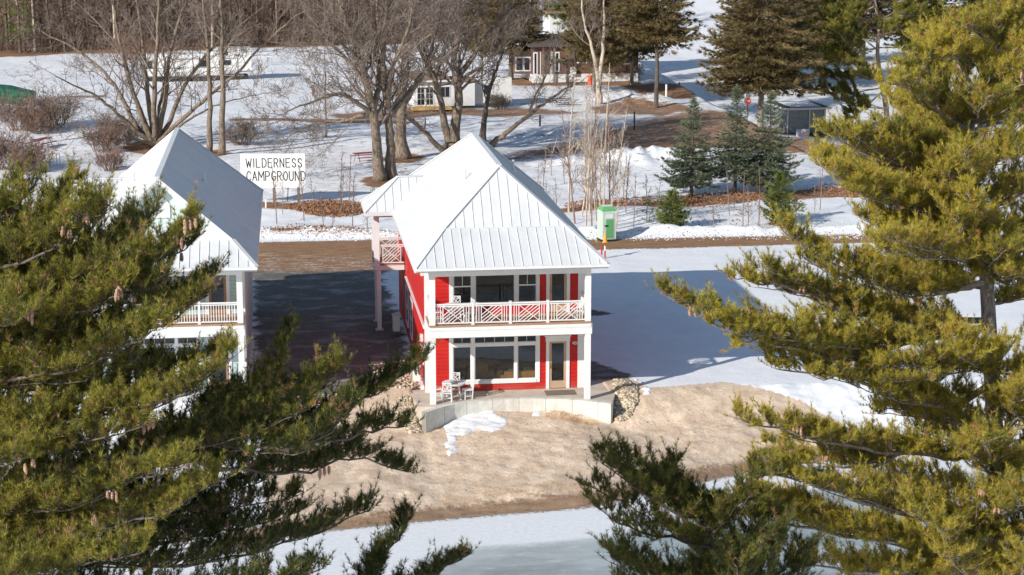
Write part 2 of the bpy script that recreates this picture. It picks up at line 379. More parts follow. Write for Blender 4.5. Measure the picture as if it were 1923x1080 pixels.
SX = [-400, -60, -20, -7.5, -5.4, -3.3, 1.1, 5.5, 10.5, 15.2, 24, 60, 400]
SY = [-60, -26, -15, -12, -11.3, -10.9, -10.2, -9.7, -7.1, -5, -3, 2, 40]
LAKE_Z = -1.8
def shore(x): return np.interp(x, SX, SY)
def nshore(x): return np.interp(x, [-400, -40, 0, 40, 400], [-90, -42, -27, -30, -60])
def smooth(t): t = np.clip(t, 0, 1); return t*t*(3-2*t)
WALL = [(-.3, -1.35), (.45, -.62), (1.37, -.02), (2.76, .28), (4.2, .36), (5.5, .2), (6.8, -.25), (8.07, -1.0)]   # front line of the retaining wall
WXs = [p[0] for p in WALL]; WYs = [p[1] for p in WALL]
def gz(x, y):
    x = np.asarray(x, float); y = np.asarray(y, float)
    ys = shore(x)
    top = np.where(x > 8.2, 1.0-smooth((x-8.2)/6)*2.0, np.where(x < -.3, 1.5, 0.))   # where the bank levels out
    t = (y-ys)/(top-ys)
    pl = np.interp(x, [-1.5, -.3, 1.6, 3, 6, 7.4, 8.2, 10], [-.80, -.86, -.62, -.54, -.54, -.66, -.82, -.78])      # level at the foot of the wall
    z = np.where(t < 0, -1.86-np.clip(-(y-ys)*.25, 0, .5), LAKE_Z+.05+.22*smooth((y-ys)/.7)+np.clip(t, 0, 1)**.85*(pl-LAKE_Z-.27))
    z = np.where(t >= 1, pl, z)
    # level ground z=0 outside the house pad, reached behind the wall line
    up = np.where(x < -.5, smooth((y+1.2)/3.5), np.where(x > 8.3, smooth((y+1.8)/3.6), smooth((y-2.6)/.8)))
    z = z+(0-z)*up*(t > .5)
    # far: gentle hill to the back right, lake's near bank
    z = z+smooth((y-125)/160)*np.clip((x-10)/60, 0, 1)*6
    ns = nshore(x); k = (ns-y)
    z = np.where(y < ns+3, np.maximum(-2.3, LAKE_Z-.1+smooth((k+.3)/6)*1.3), z)
    # relief
    sandy = (y < 1.5) & (y > ys)
    z = z+np.where(sandy, (fbm(x, y, .5, 3)*.15+np.abs(fbm(x, y, 1.3, 4))*.12+fbm(x, y, 3.1, 2)*.035+fbm(x+.4*y, y*2.2, 2.6, 3)*.05)*smooth((y-ys)/1.0), 0)
    far = (y > 38)
    z = z+np.where(far, fbm(x, y, .12, 5)*.45*smooth((y-40)/6), fbm(x, y, .5, 4)*.05*(y > 1.5))
    # ploughed ridges along the road
    n = fbm(x, y, .7, 4)+fbm(x, y, 2.4, 3)*.4
    z = z+np.exp(-((y-np.interp(x, [-8, 0, 9, 16, 30], [42.3, 41.3, 40.0, 39.9, 39.2])-n*.6)/.75)**2)*(.42+.35*n)*(x > -60)*(x < 60)
    z = z+np.exp(-((x-22.5)/6)**2-((y-71)/2.0)**2)*(.9+n)+np.exp(-((x-31)/3.5)**2-((y-113)/3)**2)*(1.0+n)
    z = z+np.exp(-((x-20)/6.5)**2-((y-88)/1.4)**2)*(.35+n*.4)
    return z
def gh(x, y): return float(gz(np.array([x]), np.array([y]))[0])
def GH(px, py):            # point on the terrain under a viewing ray
    p = G(px, py)
    for _ in range(4): p = G(px, py, gh(p.x, p.y))
    return p

# ------------------------------------------------------------------ patches of bare ground (outlines stored as ground coordinates)
def wpoly(pts): return [(p.x, p.y) for p in (G(a, b) for a, b in pts)]
PATCH = {'road': [], 'sand': [], 'leaf': [], 'streak': [], 'wet': [], 'damp': []}
def patch(cat, pts, soft=.5, px=True, top=1.0): PATCH[cat].append((wpoly(pts) if px else pts, soft, top))
patch('road', [(-60, 36.2), (-12, 34.5), (-8.5, 29), (-4.5, 28.2), (-.7, 28.5), (2, 33), (14, 34.9), (60, 35.4), (60, 37.2), (14, 38.4), (2, 40), (-60, 41.5)], .35, False)
patch('streak', [(-9, 27), (1, 27), (2, 33.6), (-9, 36.4)], .8, False)
patch('wet', [(-7.6, 4.2), (-3.5, 2.0), (-1.5, 5), (-.2, 8), (-.2, 20), (-.5, 30), (-8, 31), (-7.8, 12)], .7, False)
patch('sand', [(-8.2, -40), (40, -40), (19, -3), (17.5, -.4), (14, 2.2), (10, 1.6), (8.3, 2.8), (-.2, 3), (-.5, 9), (-2.2, 4.5), (-5, .8), (-6.9, -1.2), (-7.4, -5)], .25, False)
patch('sand', [(7.5, 1), (10.3, 1), (10.0, 3.2), (8, 3.4)], .3, False)
patch('wet', [(7.4, 3.2), (9.4, 3.0), (9.9, 4.2), (8.6, 6.8), (7.4, 8)], .5, False)
patch('wet', [(7.4, 15), (9.8, 16.6), (11.5, 17.2), (9.2, 19), (7.4, 20)], .35, False)
# brown lot behind
patch('leaf', [(885, 312), (960, 280), (1060, 262), (1120, 245), (1230, 215), (1330, 205), (1420, 210), (1530, 228), (1640, 240), (1640, 275), (1540, 290), (1470, 288), (1400, 280), (1250, 277), (1150, 282), (1050, 292), (990, 300)], 1.6, True, .72)
patch('leaf', [(12, 24), (14, 16), (24, 14), (30, 30), (16, 33)], 2, False, .2)
patch('streak', [(1000, 262), (1100, 222), (1400, 205), (1650, 225), (1650, 262), (1250, 262), (1050, 285), (950, 300)], 1.2, True, .85)
patch('streak', [(600, 200), (1000, 200), (1300, 190), (1300, 215), (900, 225), (600, 225)], 1.0, True, .7)
patch('leaf', [(1110, 205), (1180, 192), (1290, 196), (1310, 208), (1200, 218), (1120, 216)], .8)
patch('leaf', [(1165, 162), (1230, 157), (1320, 160), (1300, 182), (1220, 180)], .8)
patch('leaf', [(620, 212), (780, 200), (900, 205), (1010, 205), (1090, 212), (960, 222), (800, 222), (700, 224), (630, 222)], 1.0)
patch('leaf', [(430, 224), (640, 224), (800, 230), (760, 234), (560, 229), (430, 228)], .5)
patch('leaf', [(470, 376), (560, 376), (690, 382), (690, 402), (640, 405), (590, 396), (540, 388), (470, 384)], .45)
patch('leaf', [(1040, 391), (1150, 378), (1250, 374), (1400, 364), (1540, 352), (1640, 350), (1640, 367), (1560, 366), (1420, 374), (1250, 388), (1160, 386), (1060, 397)], .4)
patch('leaf', [(490, 432), (600, 434), (700, 430), (700, 440), (600, 444), (490, 438)], .3)
patch('road', [(470, 441), (700, 440), (1130, 446), (1700, 441), (1700, 450), (470, 450)], .7, True, .62)
for cx, cy, rx in ((715, 338, 38), (757, 297, 42), (1232, 206, 45), (870, 278, 40), (290, 276, 60), (400, 290, 30), (1436, 238, 40), (1515, 420, 0), (1297, 368, 20), (1380, 362, 20), (1443, 362, 20), (1262, 431, 14), (1460, 421, 18)):
    if rx: patch('leaf', [(cx+rx*math.cos(a), cy+rx*.24*math.sin(a)) for a in [k*math.pi/5 for k in range(10)]], .4)
patch('leaf', [(-300, 104), (-300, 96), (110, 96), (110, 103), (60, 106)], .8)
patch('leaf', [(-150, 171), (-24, 171), (-8, 174), (4, 176), (16, 180), (16, 420), (-150, 420)], 1.5, False)
patch('leaf', [(960, 150), (1200, 148), (1200, 160), (960, 162)], .8)
patch('leaf', [(1380, 192), (1470, 205), (1560, 212), (1560, 222), (1450, 214), (1370, 205)], .6)
patch('leaf', [(-45, 55), (60, 52), (75, 170), (-60, 170)], 3, False, .3)
patch('leaf', [(-9, 66), (16, 60), (30, 75), (40, 92), (60, 95), (60, 140), (5, 150), (-2, 100), (-20, 95), (-22, 80)], 3, False, .33)
patch('damp', [(x, float(shore(x))+dy) for x, dy in [(x, .55) for x in (-9, -6, -3, 0, 3, 6, 9, 12, 16, 22)]]+[(x, float(shore(x))-1.2) for x in (22, 16, 12, 9, 6, 3, 0, -3, -6, -9)], .4, False)

def sdf(px, py, poly):
    """signed distance (positive inside), vectorised"""
    n = len(poly); inside = np.zeros(px.shape, bool); dm = np.full(px.shape, 1e9)
    for i in range(n):
        x0, y0 = poly[i]; x1, y1 = poly[(i+1) % n]
        cond = ((y0 > py) != (y1 > py))
        with np.errstate(divide='ignore', invalid='ignore'):
            xi = (x1-x0)*(py-y0)/((y1-y0) if y1 != y0 else 1e-9)+x0
        inside ^= cond & (px < xi)
        dx, dy = x1-x0, y1-y0; L = dx*dx+dy*dy+1e-9; t = np.clip(((px-x0)*dx+(py-y0)*dy)/L, 0, 1)
        dm = np.minimum(dm, (px-x0-t*dx)**2+(py-y0-t*dy)**2)
    return np.where(inside, 1, -1)*np.sqrt(dm)
def mask(cat, x, y):
    m = np.zeros(x.shape)
    for poly, soft, top in PATCH[cat]:
        xs = [p[0] for p in poly]; ys = [p[1] for p in poly]
        sel = (x > min(xs)-4*soft-2) & (x < max(xs)+4*soft+2) & (y > min(ys)-4*soft-2) & (y < max(ys)+4*soft+2)
        if sel.any():
            v = np.clip(.5+sdf(x[sel], y[sel], poly)/(4*soft), 0, 1); m[sel] = np.maximum(m[sel], v*top)
    return m

xs = np.concatenate([[-3000, -1500, -700, -350, -200, -130, -95], np.arange(-75, -25, 1.0), np.arange(-25, -10, .4), np.arange(-10, 20, .18), np.arange(20, 39.9, .35), np.arange(40.3, 95, 1.0), [110, 150, 240, 400, 800, 1500, 3000]])
ys = np.concatenate([[-3000, -1000, -400, -200, -140, -110], np.arange(-90, -30, 1.5), np.arange(-30, -13, .6), np.arange(-13, 6, .16), np.arange(6, 36, .35), np.arange(36, 46, .2), np.arange(46, 100, .45), np.arange(100, 180, .9), np.arange(180, 260, 3), [280, 320, 400, 600, 1000, 2000, 4000]])
gx, gy = np.meshgrid(xs, ys); nx, ny = len(xs), len(ys)
gX = gx.ravel(); gY = gy.ravel(); gZ = gz(gX, gY)
m_road = mask('road', gX, gY); m_sand = mask('sand', gX, gY); m_leaf = mask('leaf', gX, gY); m_str = mask('streak', gX, gY); m_wet = mask('wet', gX, gY); m_damp = mask('damp', gX, gY)
mk1 = np.stack([m_road, m_sand, m_leaf, np.ones_like(gX)], 1); mk2 = np.stack([m_str, m_wet, m_damp, np.ones_like(gX)], 1)
ii, jj = np.meshgrid(np.arange(nx-1), np.arange(ny-1)); a = (jj*nx+ii).ravel()
quads = np.stack([a, a+1, a+nx+1, a+nx], 1)
fr = m_road[quads].mean(1); fs = m_sand[quads].mean(1); fw = m_wet[quads].mean(1); fd = m_damp[quads].mean(1); fl = m_leaf[quads].mean(1)
kind = np.zeros(len(quads), int); kind[fl > .5] = 4; kind[fr > .5] = 1; kind[fw > .5] = 3; kind[(fs > .5) | (fd > .5)] = 2
for k, nm in ((0, 'snow_ground'), (1, 'dirt_road'), (2, 'sand_bank'), (3, 'icy_driveway'), (4, 'bare_ground')):
    q = quads[kind == k]; u, inv = np.unique(q, return_inverse=True)
    o = npmesh(nm, np.stack([gX[u], gY[u], gZ[u]], 1), inv.reshape(q.shape), M['ground'], None, True,
               {'mask': ('FLOAT_COLOR', mk1[u]), 'mask2': ('FLOAT_COLOR', mk2[u])})
    tag(o, kind='structure')

# frozen lake: one level sheet, the banks rise through it
lx = np.concatenate([[-400, -150], np.arange(-60, 61, .8), [150, 400]]); ly = np.concatenate([[-100], np.arange(-55, 4, .5), [45]])
X, Y = np.meshgrid(lx, ly); n0 = len(lx); X = X.ravel(); Y = Y.ravel()
jj, ii = np.meshgrid(np.arange(len(ly)-1), np.arange(n0-1), indexing='ij'); a = (jj*n0+ii).ravel(); q = np.stack([a, a+1, a+n0+1, a+n0], 1)
yy = Y[q].mean(1); xx = X[q].mean(1); q = q[(yy < shore(xx)+1.2) & (yy > nshore(xx)-4)]
d = shore(X)-Y; icy = np.clip(smooth((d-1.6)/4.5)*smooth((X+4.5)/5), 0, 1)*.85+.0; edge_ = np.clip(1-d/1.1, 0, 1)*.75
u, inv = np.unique(q, return_inverse=True)
o = npmesh('frozen_lake', np.stack([X[u], Y[u], np.full(len(u), LAKE_Z)], 1), inv.reshape(q.shape), M['lake'], None, True,
           {'mask': ('FLOAT_COLOR', np.stack([icy, edge_, icy*0, icy*0+1], 1)[u])})
tag(o, kind='structure')
# ------------------------------------------------------------------ houses
W = 7.3; PD = 2.14; BACK = 19.6
def lap_wall(mb, p0, p1, z0, z1, nrm, step=.178, t=.014):
    """lapped boards between two plan points, outer face towards nrm"""
    p0 = Vector((*p0, 0)); p1 = Vector((*p1, 0)); n = Vector((*nrm, 0))
    k0 = math.floor(z0/step)
    z = k0*step
    while z < z1-1e-4:
        a = max(z, z0); b = min(z+step, z1)
        if b-a > .004:
            f = lambda zz: t*(1-(zz-z)/step)+.002
            A = p0+n*f(a); B = p1+n*f(a); Cc = p1+n*f(b); D = p0+n*f(b)
            mb.add([(A.x, A.y, a), (B.x, B.y, a), (Cc.x, Cc.y, b), (D.x, D.y, b), (p0.x, p0.y, a), (p1.x, p1.y, a)], [(0, 1, 2, 3), (4, 5, 1, 0)])
        z += step
    q0 = p0-n*.12; q1 = p1-n*.12
    P = [(p0.x, p0.y), (p1.x, p1.y), (q1.x, q1.y), (q0.x, q0.y)]
    area = sum(P[i][0]*P[(i+1) % 4][1]-P[(i+1) % 4][0]*P[i][1] for i in range(4))
    if area < 0: P.reverse()
    mb.prism(P, z0, z1)

def seams(mb, poly, spacing=.43, w=.028, h=.035, off=0.0, minor=0):
    """standing seams running up a sloped plane"""
    P = [Vector(p) for p in poly]; n = Vector((0, 0, 0))
    for i in range(1, len(P)-1): n += (P[i]-P[0]).cross(P[i+1]-P[0])
    n.normalize()
    if n.z < 0: n = -n
    eu = Vector((0, 0, 1)).cross(n).normalized(); ev = n.cross(eu); O = P[0]
    Q = [((p-O).dot(eu), (p-O).dot(ev)) for p in P]
    u0 = min(q[0] for q in Q); u1 = max(q[0] for q in Q); k = math.ceil((u0-off)/spacing)
    while k*spacing+off < u1:
        u = k*spacing+off; k += 1; vs = []
        for i in range(len(Q)):
            a, b = Q[i], Q[(i+1) % len(Q)]
            if (a[0]-u)*(b[0]-u) < 0: vs.append(a[1]+(b[1]-a[1])*(u-a[0])/(b[0]-a[0]))
        if len(vs) < 2: continue
        v0, v1 = min(vs)+.01, max(vs)-.05
        if v1-v0 < .1: continue
        mb.bar(O+eu*u+ev*v0+n*(h/2), O+eu*u+ev*v1+n*(h/2), w, h, n)

def chip_panel(mb, x0, x1, z0, z1, y, t=.028, axis='x', step=.17):
    """fretwork: a long diagonal each way with shorter parallels filling the triangles"""
    w = x1-x0; h = z1-z0
    def seg(a, b):
        p = (x0+a[0]*w, y, z0+a[1]*h); q = (x0+b[0]*w, y, z0+b[1]*h)
        if axis == 'y': p = (y, p[0], p[2]); q = (y, q[0], q[2])
        mb.bar(p, q, t, t+.006, (0, 1, 0) if axis == 'x' else (1, 0, 0))
    seg((0, 1), (1, 0)); seg((0, 0), (.485, .485)); seg((.515, .515), (1, 1))
    for k in (.22, .44):      # left and right triangles: rising bars
        seg((0, k), ((1-k)/2-.01, (1+k)/2-.01)); seg(((1+k)/2+.01, (1-k)/2+.01), (1, 1-k))
    for k in (.22, .44):
        seg((k, 0), ((1+k)/2-.01, (1-k)/2-.01)); seg(((1-k)/2+.01, (1+k)/2+.01), (1-k, 1))

def rail_run(parent, x0, x1, zt, y, style, axis='x', hgt=.95, hgt0=.09, npost=0):
    """one railing: rails, pickets, fretwork; posts are parts of their own"""
    P = lambda x, z: (x, y, z) if axis == 'x' else (y, x, z)
    root = None
    xsr = [x0+(x1-x0)*i/(npost+1) for i in range(npost+2)]
    mb = MB()
    U = (0, 0, 1)
    for i in range(npost+1):
        a, b = xsr[i], xsr[i+1]
        if i > 0: a += .06
        if i < npost: b -= .06
        mb.bar(P(a, zt+hgt), P(b, zt+hgt), .08, .06); mb.bar(P(a, zt+hgt-.085), P(b, zt+hgt-.085), .04, .045); mb.bar(P(a, zt+hgt0), P(b, zt+hgt0), .045, .055)
        za, zb = zt+hgt0+.03, zt+hgt-.11
        def picket(x): mb.bar(P(x, za), P(x, zb), .032, .032)
        if style == 'fret' and b-a > .9:
            pw = .93; c = (a+b)/2; p0, p1 = c-pw/2, c+pw/2
            if axis == 'y' or b-a < 1.45: p0, p1 = a+.16, b-.16
            mb.bar(P(p0, za), P(p0, zb), .034, .034); mb.bar(P(p1, za), P(p1, zb), .034, .034)
            chip_panel(mb, p0+.015, p1-.015, za, zb, y, .03, axis)
            k = int((p0-a)/.105)
            for j in range(1, k): picket(a+(p0-a)*j/k); picket(b-(b-p1)*j/k)
        else:
            k = int((b-a)/.115)
            for j in range(1, k): picket(a+(b-a)*j/k)
    r = mb.build('railing', M['white'], parent)
    for i in range(1, npost+1):
        p = MB(); cx, cy, _ = P(xsr[i], 0)
        p.box(cx-.05, cx+.05, cy-.05, cy+.05, zt, zt+hgt+.05); p.box(cx-.065, cx+.065, cy-.065, cy+.065, zt+hgt+.05, zt+hgt+.085); p.box(cx-.07, cx+.07, cy-.07, cy+.07, zt, zt+.07)
        p.build('railing_post', M['white'], r)
    return r

def window(parent, x0, x1, z0, z1, y, muntins=(), transom=None, depth=.10, nrm=-1, axis='x', fr=.045):
    """sash with its pane, frame face proud of the wall"""
    def B(mb, a0, a1, d0, d1, c0, c1):
        if axis == 'x': mb.box(a0, a1, y+nrm*d0, y+nrm*d1, c0, c1)
        else: mb.box(y+nrm*d0, y+nrm*d1, a0, a1, c0, c1)
    f = MB()
    B(f, x0, x0+fr, -.08, .012, z0, z1); B(f, x1-fr, x1, -.08, .012, z0, z1); B(f, x0+fr, x1-fr, -.08, .012, z0, z0+fr); B(f, x0+fr, x1-fr, -.08, .012, z1-fr, z1)
    for (a, b, c, d) in muntins: B(f, a, b, -.055, -.01, c, d)
    w = f.build('window', M['white'], parent)
    g = MB(); B(g, x0+fr, x1-fr, -.045, -.037, z0+fr, z1-fr); g.build('pane', M['glass'], w)
    return w

def chair(name, label, group, loc, rz, style='fret'):
    r = empty(name, loc, rz, label, 'chair', group)
    MB().box(-.22, .22, -.21, .21, .42, .45).build('seat', M['white'], r)
    for sx in (-1, 1):
        for sy in (-1, 1):
            l = MB(); top = .42 if sy < 0 else .92
            if sy < 0: l.bar((sx*.19, -.18, 0), (sx*.19, -.18, .42), .045, .045)
            else: l.bar((sx*.19, .16, 0), (sx*.19, .19, .42), .045, .045); l.bar((sx*.19, .19, .42), (sx*.19, .27, .95), .045, .035)
            l.build('leg', M['white'], r)
    s = MB()
    for sx in (-1, 1): s.bar((sx*.19, -.16, .16), (sx*.19, .15, .16), .025, .035)
    s.bar((-.17, 0, .16), (.17, 0, .16), .03, .025); s.bar((-.17, -.18, .28), (.17, -.18, .28), .025, .03); s.build('stretcher', M['white'], r)
    b = MB(); b.bar((-.19, .275, .93), (.19, .275, .93), .03, .06, (0, 1, 0)); b.bar((-.17, .205, .52), (.17, .205, .52), .025, .05, (0, 1, 0))
    def bs(a, c): b.bar((a[0], .205+(a[1]-.52)*.17, a[1]), (c[0], .205+(c[1]-.52)*.17, c[1]), .028, .024, (0, 1, 0))
    z0, z1 = .54, .91; w = .17
    for (p, q) in (((-1, 0), (1, 1)), ((-1, 1), (0, .5)), ((0, .5), (1, 0)), ((-1, .45), (-.45, .72)), ((1, .55), (.45, .28)), ((-.5, 1), (-.05, .78)), ((.5, 0), (.05, .22)), ((-.55, 0), (-.05, .25)), ((.55, 1), (.05, .75)), ((-1, .3), (-.5, .05)), ((1, .7), (.5, .95))):
        bs((p[0]*w, z0+p[1]*(z1-z0)), (q[0]*w, z0+q[1]*(z1-z0)))
    b.build('backrest', M['white'], r)
    return r

def table(loc, label, h=.74, rad=.53, group=None):
    r = empty('round_table', loc, 0, label, 'table', group)
    t = MB(); n = 28
    t.tube([(0, 0, h-.035), (0, 0, h)], [rad, rad], n); t.tube([(0, 0, h-.1), (0, 0, h-.036)], [rad-.07, rad-.06], n); t.build('tabletop', M['white'], r)
    g = MB()
    for i in range(5): g.box(-.14+i*.065, -.095+i*.065, -.38, .38, h+.001, h+.004)
    g.build('slat_insert', M['grey_metal'], r)
    for k in range(4):
        a = math.pi/4+k*math.pi/2; l = MB(); l.bar((.42*math.cos(a), .42*math.sin(a), 0), (.30*math.cos(a), .30*math.sin(a), h-.09), .06, .06); l.build('leg', M['white'], r)
    return r

def door(parent, x0, x1, z0, z1, y, mwood, handle_left=True):
    f = MB(); t = .115
    f.box(x0, x0+t, y-.02, y+.04, z0, z1); f.box(x1-t, x1, y-.02, y+.04, z0, z1); f.box(x0+t, x1-t, y-.02, y+.04, z1-.10, z1); f.box(x0+t, x1-t, y-.02, y+.04, z0, z0+.34)
    d = f.build('door', mwood, parent)
    MB().box(x0+t, x1-t, y+.005, y+.013, z0+.34, z1-.10).build('pane', M['glass'], d)
    h = MB(); hx = x0+.06; h.box(hx-.022, hx+.022, y-.035, y-.02, z0+.93, z0+1.2); h.tube([(hx, y-.035, z0+.98), (hx, y-.08, z0+.99), (hx+.11, y-.085, z0+.99)], .012, 6)
    h.build('door_handle', M['brass'], d)
    return d

def oval_light(parent, x, y, z):
    l = MB(); n = 20
    a = [(x+.14*math.cos(2*math.pi*k/n), z+.075*math.sin(2*math.pi*k/n)) for k in range(n)]
    l.add([(p, y, q) for p, q in a]+[(x+(p-x)*.85, y-.06, z+(q-z)*.85) for p, q in a], [tuple(range(n, 2*n))[::-1]]+[(k, (k+1) % n, (k+1) % n+n, k+n)[::-1] for k in range(n)])
    f = l.build('wall_lamp', M['white'], parent)
    g = MB(); a = [(x+.10*math.cos(2*math.pi*k/n), z+.045*math.sin(2*math.pi*k/n)) for k in range(n)]
    g.add([(p, y-.063, q) for p, q in a], [tuple(range(n))]); g.build('lens', M['grey_metal'], f)

def vent_pipe(parent, x, y, z, h):
    r = MB().cyl(x, y, z-.2, z+h, .055, 12).build('vent_pipe', M['white'], parent)
    MB().cyl(x, y, z-.15, z+.13, .16, 14, .065).build('flashing', M['roof'], r)

def house(name, loc, rz, label, sid, wood, red):
    H = empty(name, loc, rz, label, 'house')
    S = M[sid]
    # ---- walls
    wl = MB()
    # porch wall, lower floor: openings (1.22..5.13 | .48..2.56) and door (5.68..6.54 | 0..2.24)
    LO = [(.26, 1.10, 0, 3.0), (1.10, 5.27, 0, .31), (5.27, 5.57, 0, 3.0), (1.10, 5.27, 2.68, 3.0), (5.57, 6.66, 2.5, 3.0), (6.66, 7.04, 0, 3.0)]
    HI = [(.26, 1.10, 3.62, 5.9), (1.10, 5.27, 3.62, 4.0), (5.27, 5.57, 3.62, 5.9), (1.10, 5.27, 5.62, 5.9), (5.57, 6.66, 5.86, 5.9), (6.66, 7.04, 3.62, 5.9)]
    for (a, b, c, d) in LO+HI: lap_wall(wl, (a, PD), (b, PD), c, d, (0, -1))
    w = wl.build('porch_wall', S, H)
    sw = MB(); lap_wall(sw, (0, BACK), (0, PD), -.15, 6.2, (-1, 0)); sw.build('side_wall', S, H)
    sw = MB(); lap_wall(sw, (W, PD), (W, BACK), -.15, 6.2, (1, 0)); sw.build('side_wall', S, H)
    sw = MB(); lap_wall(sw, (W-.12, BACK), (.12, BACK), -.15, 6.2, (0, 1)); sw.build('rear_wall', S, H)
    fb = MB(); fb.box(.13, W-.13, PD+.13, BACK-.13, -.6, -.02); fb.box(-.04, -.0, PD+.05, BACK, -.7, -.16); fb.box(W, W+.04, PD+.05, BACK, -.7, -.16); fb.build('foundation', M['concrete'], H)
    # interior
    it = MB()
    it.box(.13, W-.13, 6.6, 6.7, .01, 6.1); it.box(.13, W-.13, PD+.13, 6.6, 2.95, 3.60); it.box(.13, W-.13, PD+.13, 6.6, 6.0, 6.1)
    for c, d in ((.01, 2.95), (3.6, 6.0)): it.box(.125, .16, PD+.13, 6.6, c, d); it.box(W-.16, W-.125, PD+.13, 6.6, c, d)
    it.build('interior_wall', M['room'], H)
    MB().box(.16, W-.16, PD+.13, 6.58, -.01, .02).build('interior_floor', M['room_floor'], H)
    # ---- white trim around openings
    tr = MB(); y0, y1 = PD-.045, PD-.001
    def T(a, b, c, d, e=0): tr.box(a, b, y0-e, y1, c, d)
    # lower window surround, mullions, transom bar
    T(1.06, 1.24, .33, 2.66); T(5.11, 5.27, .33, 2.66); T(1.24, 5.11, .33, .49, .02); T(1.24, 5.11, 2.56, 2.66)
    T(2.09, 2.23, .49, 2.56); T(4.11, 4.22, .49, 2.56)
    for a, b in ((1.24, 2.09), (2.23, 4.11), (4.22, 5.11)): T(a, b, 2.13, 2.25)
    # upper windows
    T(1.08, 1.27, 4.0, 5.62); T(5.12, 5.25, 4.0, 5.62); T(1.27, 5.12, 4.0, 4.13, .02); T(1.27, 5.12, 5.48, 5.62)
    T(2.12, 2.27, 4.13, 5.48); T(4.11, 4.25, 4.13, 5.48)
    # doors
    for z in (0.0, 3.62):
        T(5.56, 5.71, z, z+2.25, .01); T(6.51, 6.66, z, z+2.25, .01); T(5.54, 6.68, z+2.25, z+(2.48 if z == 0 else 2.28), .025)
        if z == 0: T(5.50, 6.72, 2.48, 2.54, .05)
    tr.build('trim', M['white'], H)
    for bx_ in ((-.0179, .26, PD-.047, PD-.002, -.1, 3.0), (-.045, -.018, PD-.05, PD+.22, -.1, 6.2), (7.04, W+.0179, PD-.047, PD-.002, 0, 3.0), (-.0179, .26, PD-.047, PD-.002, 3.62, 5.9), (7.04, W+.0179, PD-.047, PD-.002, 3.62, 5.9), (W+.018, W+.045, PD-.05, PD+.22, -.1, 6.2)): MB().box(*bx_).build('corner_board', M['white'], H)
    # ---- windows
    ms = []
    window(H, 1.24, 2.09, .49, 2.13, PD); window(H, 2.23, 4.11, .49, 2.13, PD); window(H, 4.22, 5.11, .49, 2.13, PD)
    window(H, 1.24, 2.09, 2.25, 2.56, PD, [(1.655, 1.675, 2.29, 2.52)], fr=.03); window(H, 2.23, 4.11, 2.25, 2.56, PD, [(2.23+1.88*k/4-.01, 2.23+1.88*k/4+.01, 2.29, 2.52) for k in (1, 2, 3)], fr=.03); window(H, 4.22, 5.11, 2.25, 2.56, PD, [(4.655, 4.675, 2.29, 2.52)], fr=.03)
    window(H, 2.27, 4.11, 4.13, 5.48, PD)
    for a, b in ((1.27, 2.12), (4.25, 5.12)):
        window(H, a, b, 4.13, 5.48, PD, [((a+b)/2-.012, (a+b)/2+.012, 4.98, 5.44), (a+.045, b-.045, 4.91, 4.97)])
    d1 = door(H, 5.71, 6.51, .02, 2.25, PD, M[wood]); d2 = door(H, 5.71, 6.51, 3.64, 5.86, PD, M[wood])
    # ---- porch: posts, beams, deck
    for x in (0.0, W-.26):
        MB().box(x, x+.26, .0, .26, .0, 3.07).build('porch_post', M['white'], H)
        MB().box(x, x+.26, .04, .28, 3.64, 5.87).build('porch_post', M['white'], H)
    MB().box(0, W, -.02, .20, 3.07, 3.56).build('deck_beam', M['white'], H)
    b = MB(); b.box(-.005, W+.005, -.045, -.02, 3.40, 3.555); b.box(-.05, -.002, -.02, PD, 3.07, 3.56); b.box(W+.002, W+.05, -.02, PD, 3.07, 3.56); b.build('fascia_board', M['white'], H)
    MB().box(.001, W-.001, .201, PD-.06, 3.02, 3.10).build('porch_ceiling', M['white'], H)
    dk = MB(); n = 15
    for i in range(n): y = -.06+(PD+.01)*i/n; dk.box(-.02, W+.02, y+.004, y+PD/n-.004, 3.575, 3.615)
    dk.box(0, W, 0, PD-.06, 3.561, 3.574); dk.build('porch_deck', M['deck'], H)
    MB().box(0, W, .02, .26, 5.87, 6.19).build('eave_beam', M['white'], H)
    MB().box(.001, W-.001, .262, PD-.06, 5.90, 5.96).build('porch_ceiling', M['white'], H)
    MB().box(.0, .14, .262, PD-.06, 5.961, 6.19).build('side_beam', M['white'], H); MB().box(W-.14, W, .262, PD-.06, 5.961, 6.19).build('side_beam', M['white'], H)
    rail_run(H, .26, W-.26, 3.62, .15, red and 'fret' or 'plain', npost=3)
    rail_run(H, .28, PD-.06, 3.62, .06, red and 'fret' or 'plain', axis='y'); rail_run(H, .28, PD-.06, 3.62, W-.06, red and 'fret' or 'plain', axis='y')
    oval_light(H, 6.93, PD-.016, 2.14)
    # ---- roof
    ze = 6.37; oh = .69; sl = .88; L = 20.15; zr = 10.19; xm = W/2
    yf = -.48
    if red: kz, ky, ry, rb = 7.69, 1.82, 4.22, 15.45
    else: kz, ky, ry, rb = 7.31, .9, .9, 17.6; yf = -.74
    xk = -oh+(kz-ze)/sl; xr = W-xk
    FL, FR, BR, BL = (-oh, yf, ze), (W+oh, yf, ze), (W+oh, L, ze), (-oh, L, ze); KL, KR = (xk, ky, kz), (xr, ky, kz); RF, RB = (xm, ry, zr), (xm, rb, zr)
    rf = MB()
    left = [FL, KL, RF, RB, BL]; right = [FR, BR, RB, RF, KR]; back = [BR, BL, RB]
    for p in (left, right, back): rf.poly(p)
    if red: rf.poly([FL, FR, KR, KL]); rf.poly([KL, KR, RF])
    else:
        xg = -oh+(7.68-ze)/sl; rf.poly([FL, FR, KR, (W-xg, 1.62, 7.69), (xg, 1.62, 7.69), KL])
    # fascia and soffit
    E_ = [FL, FR, BR, BL]
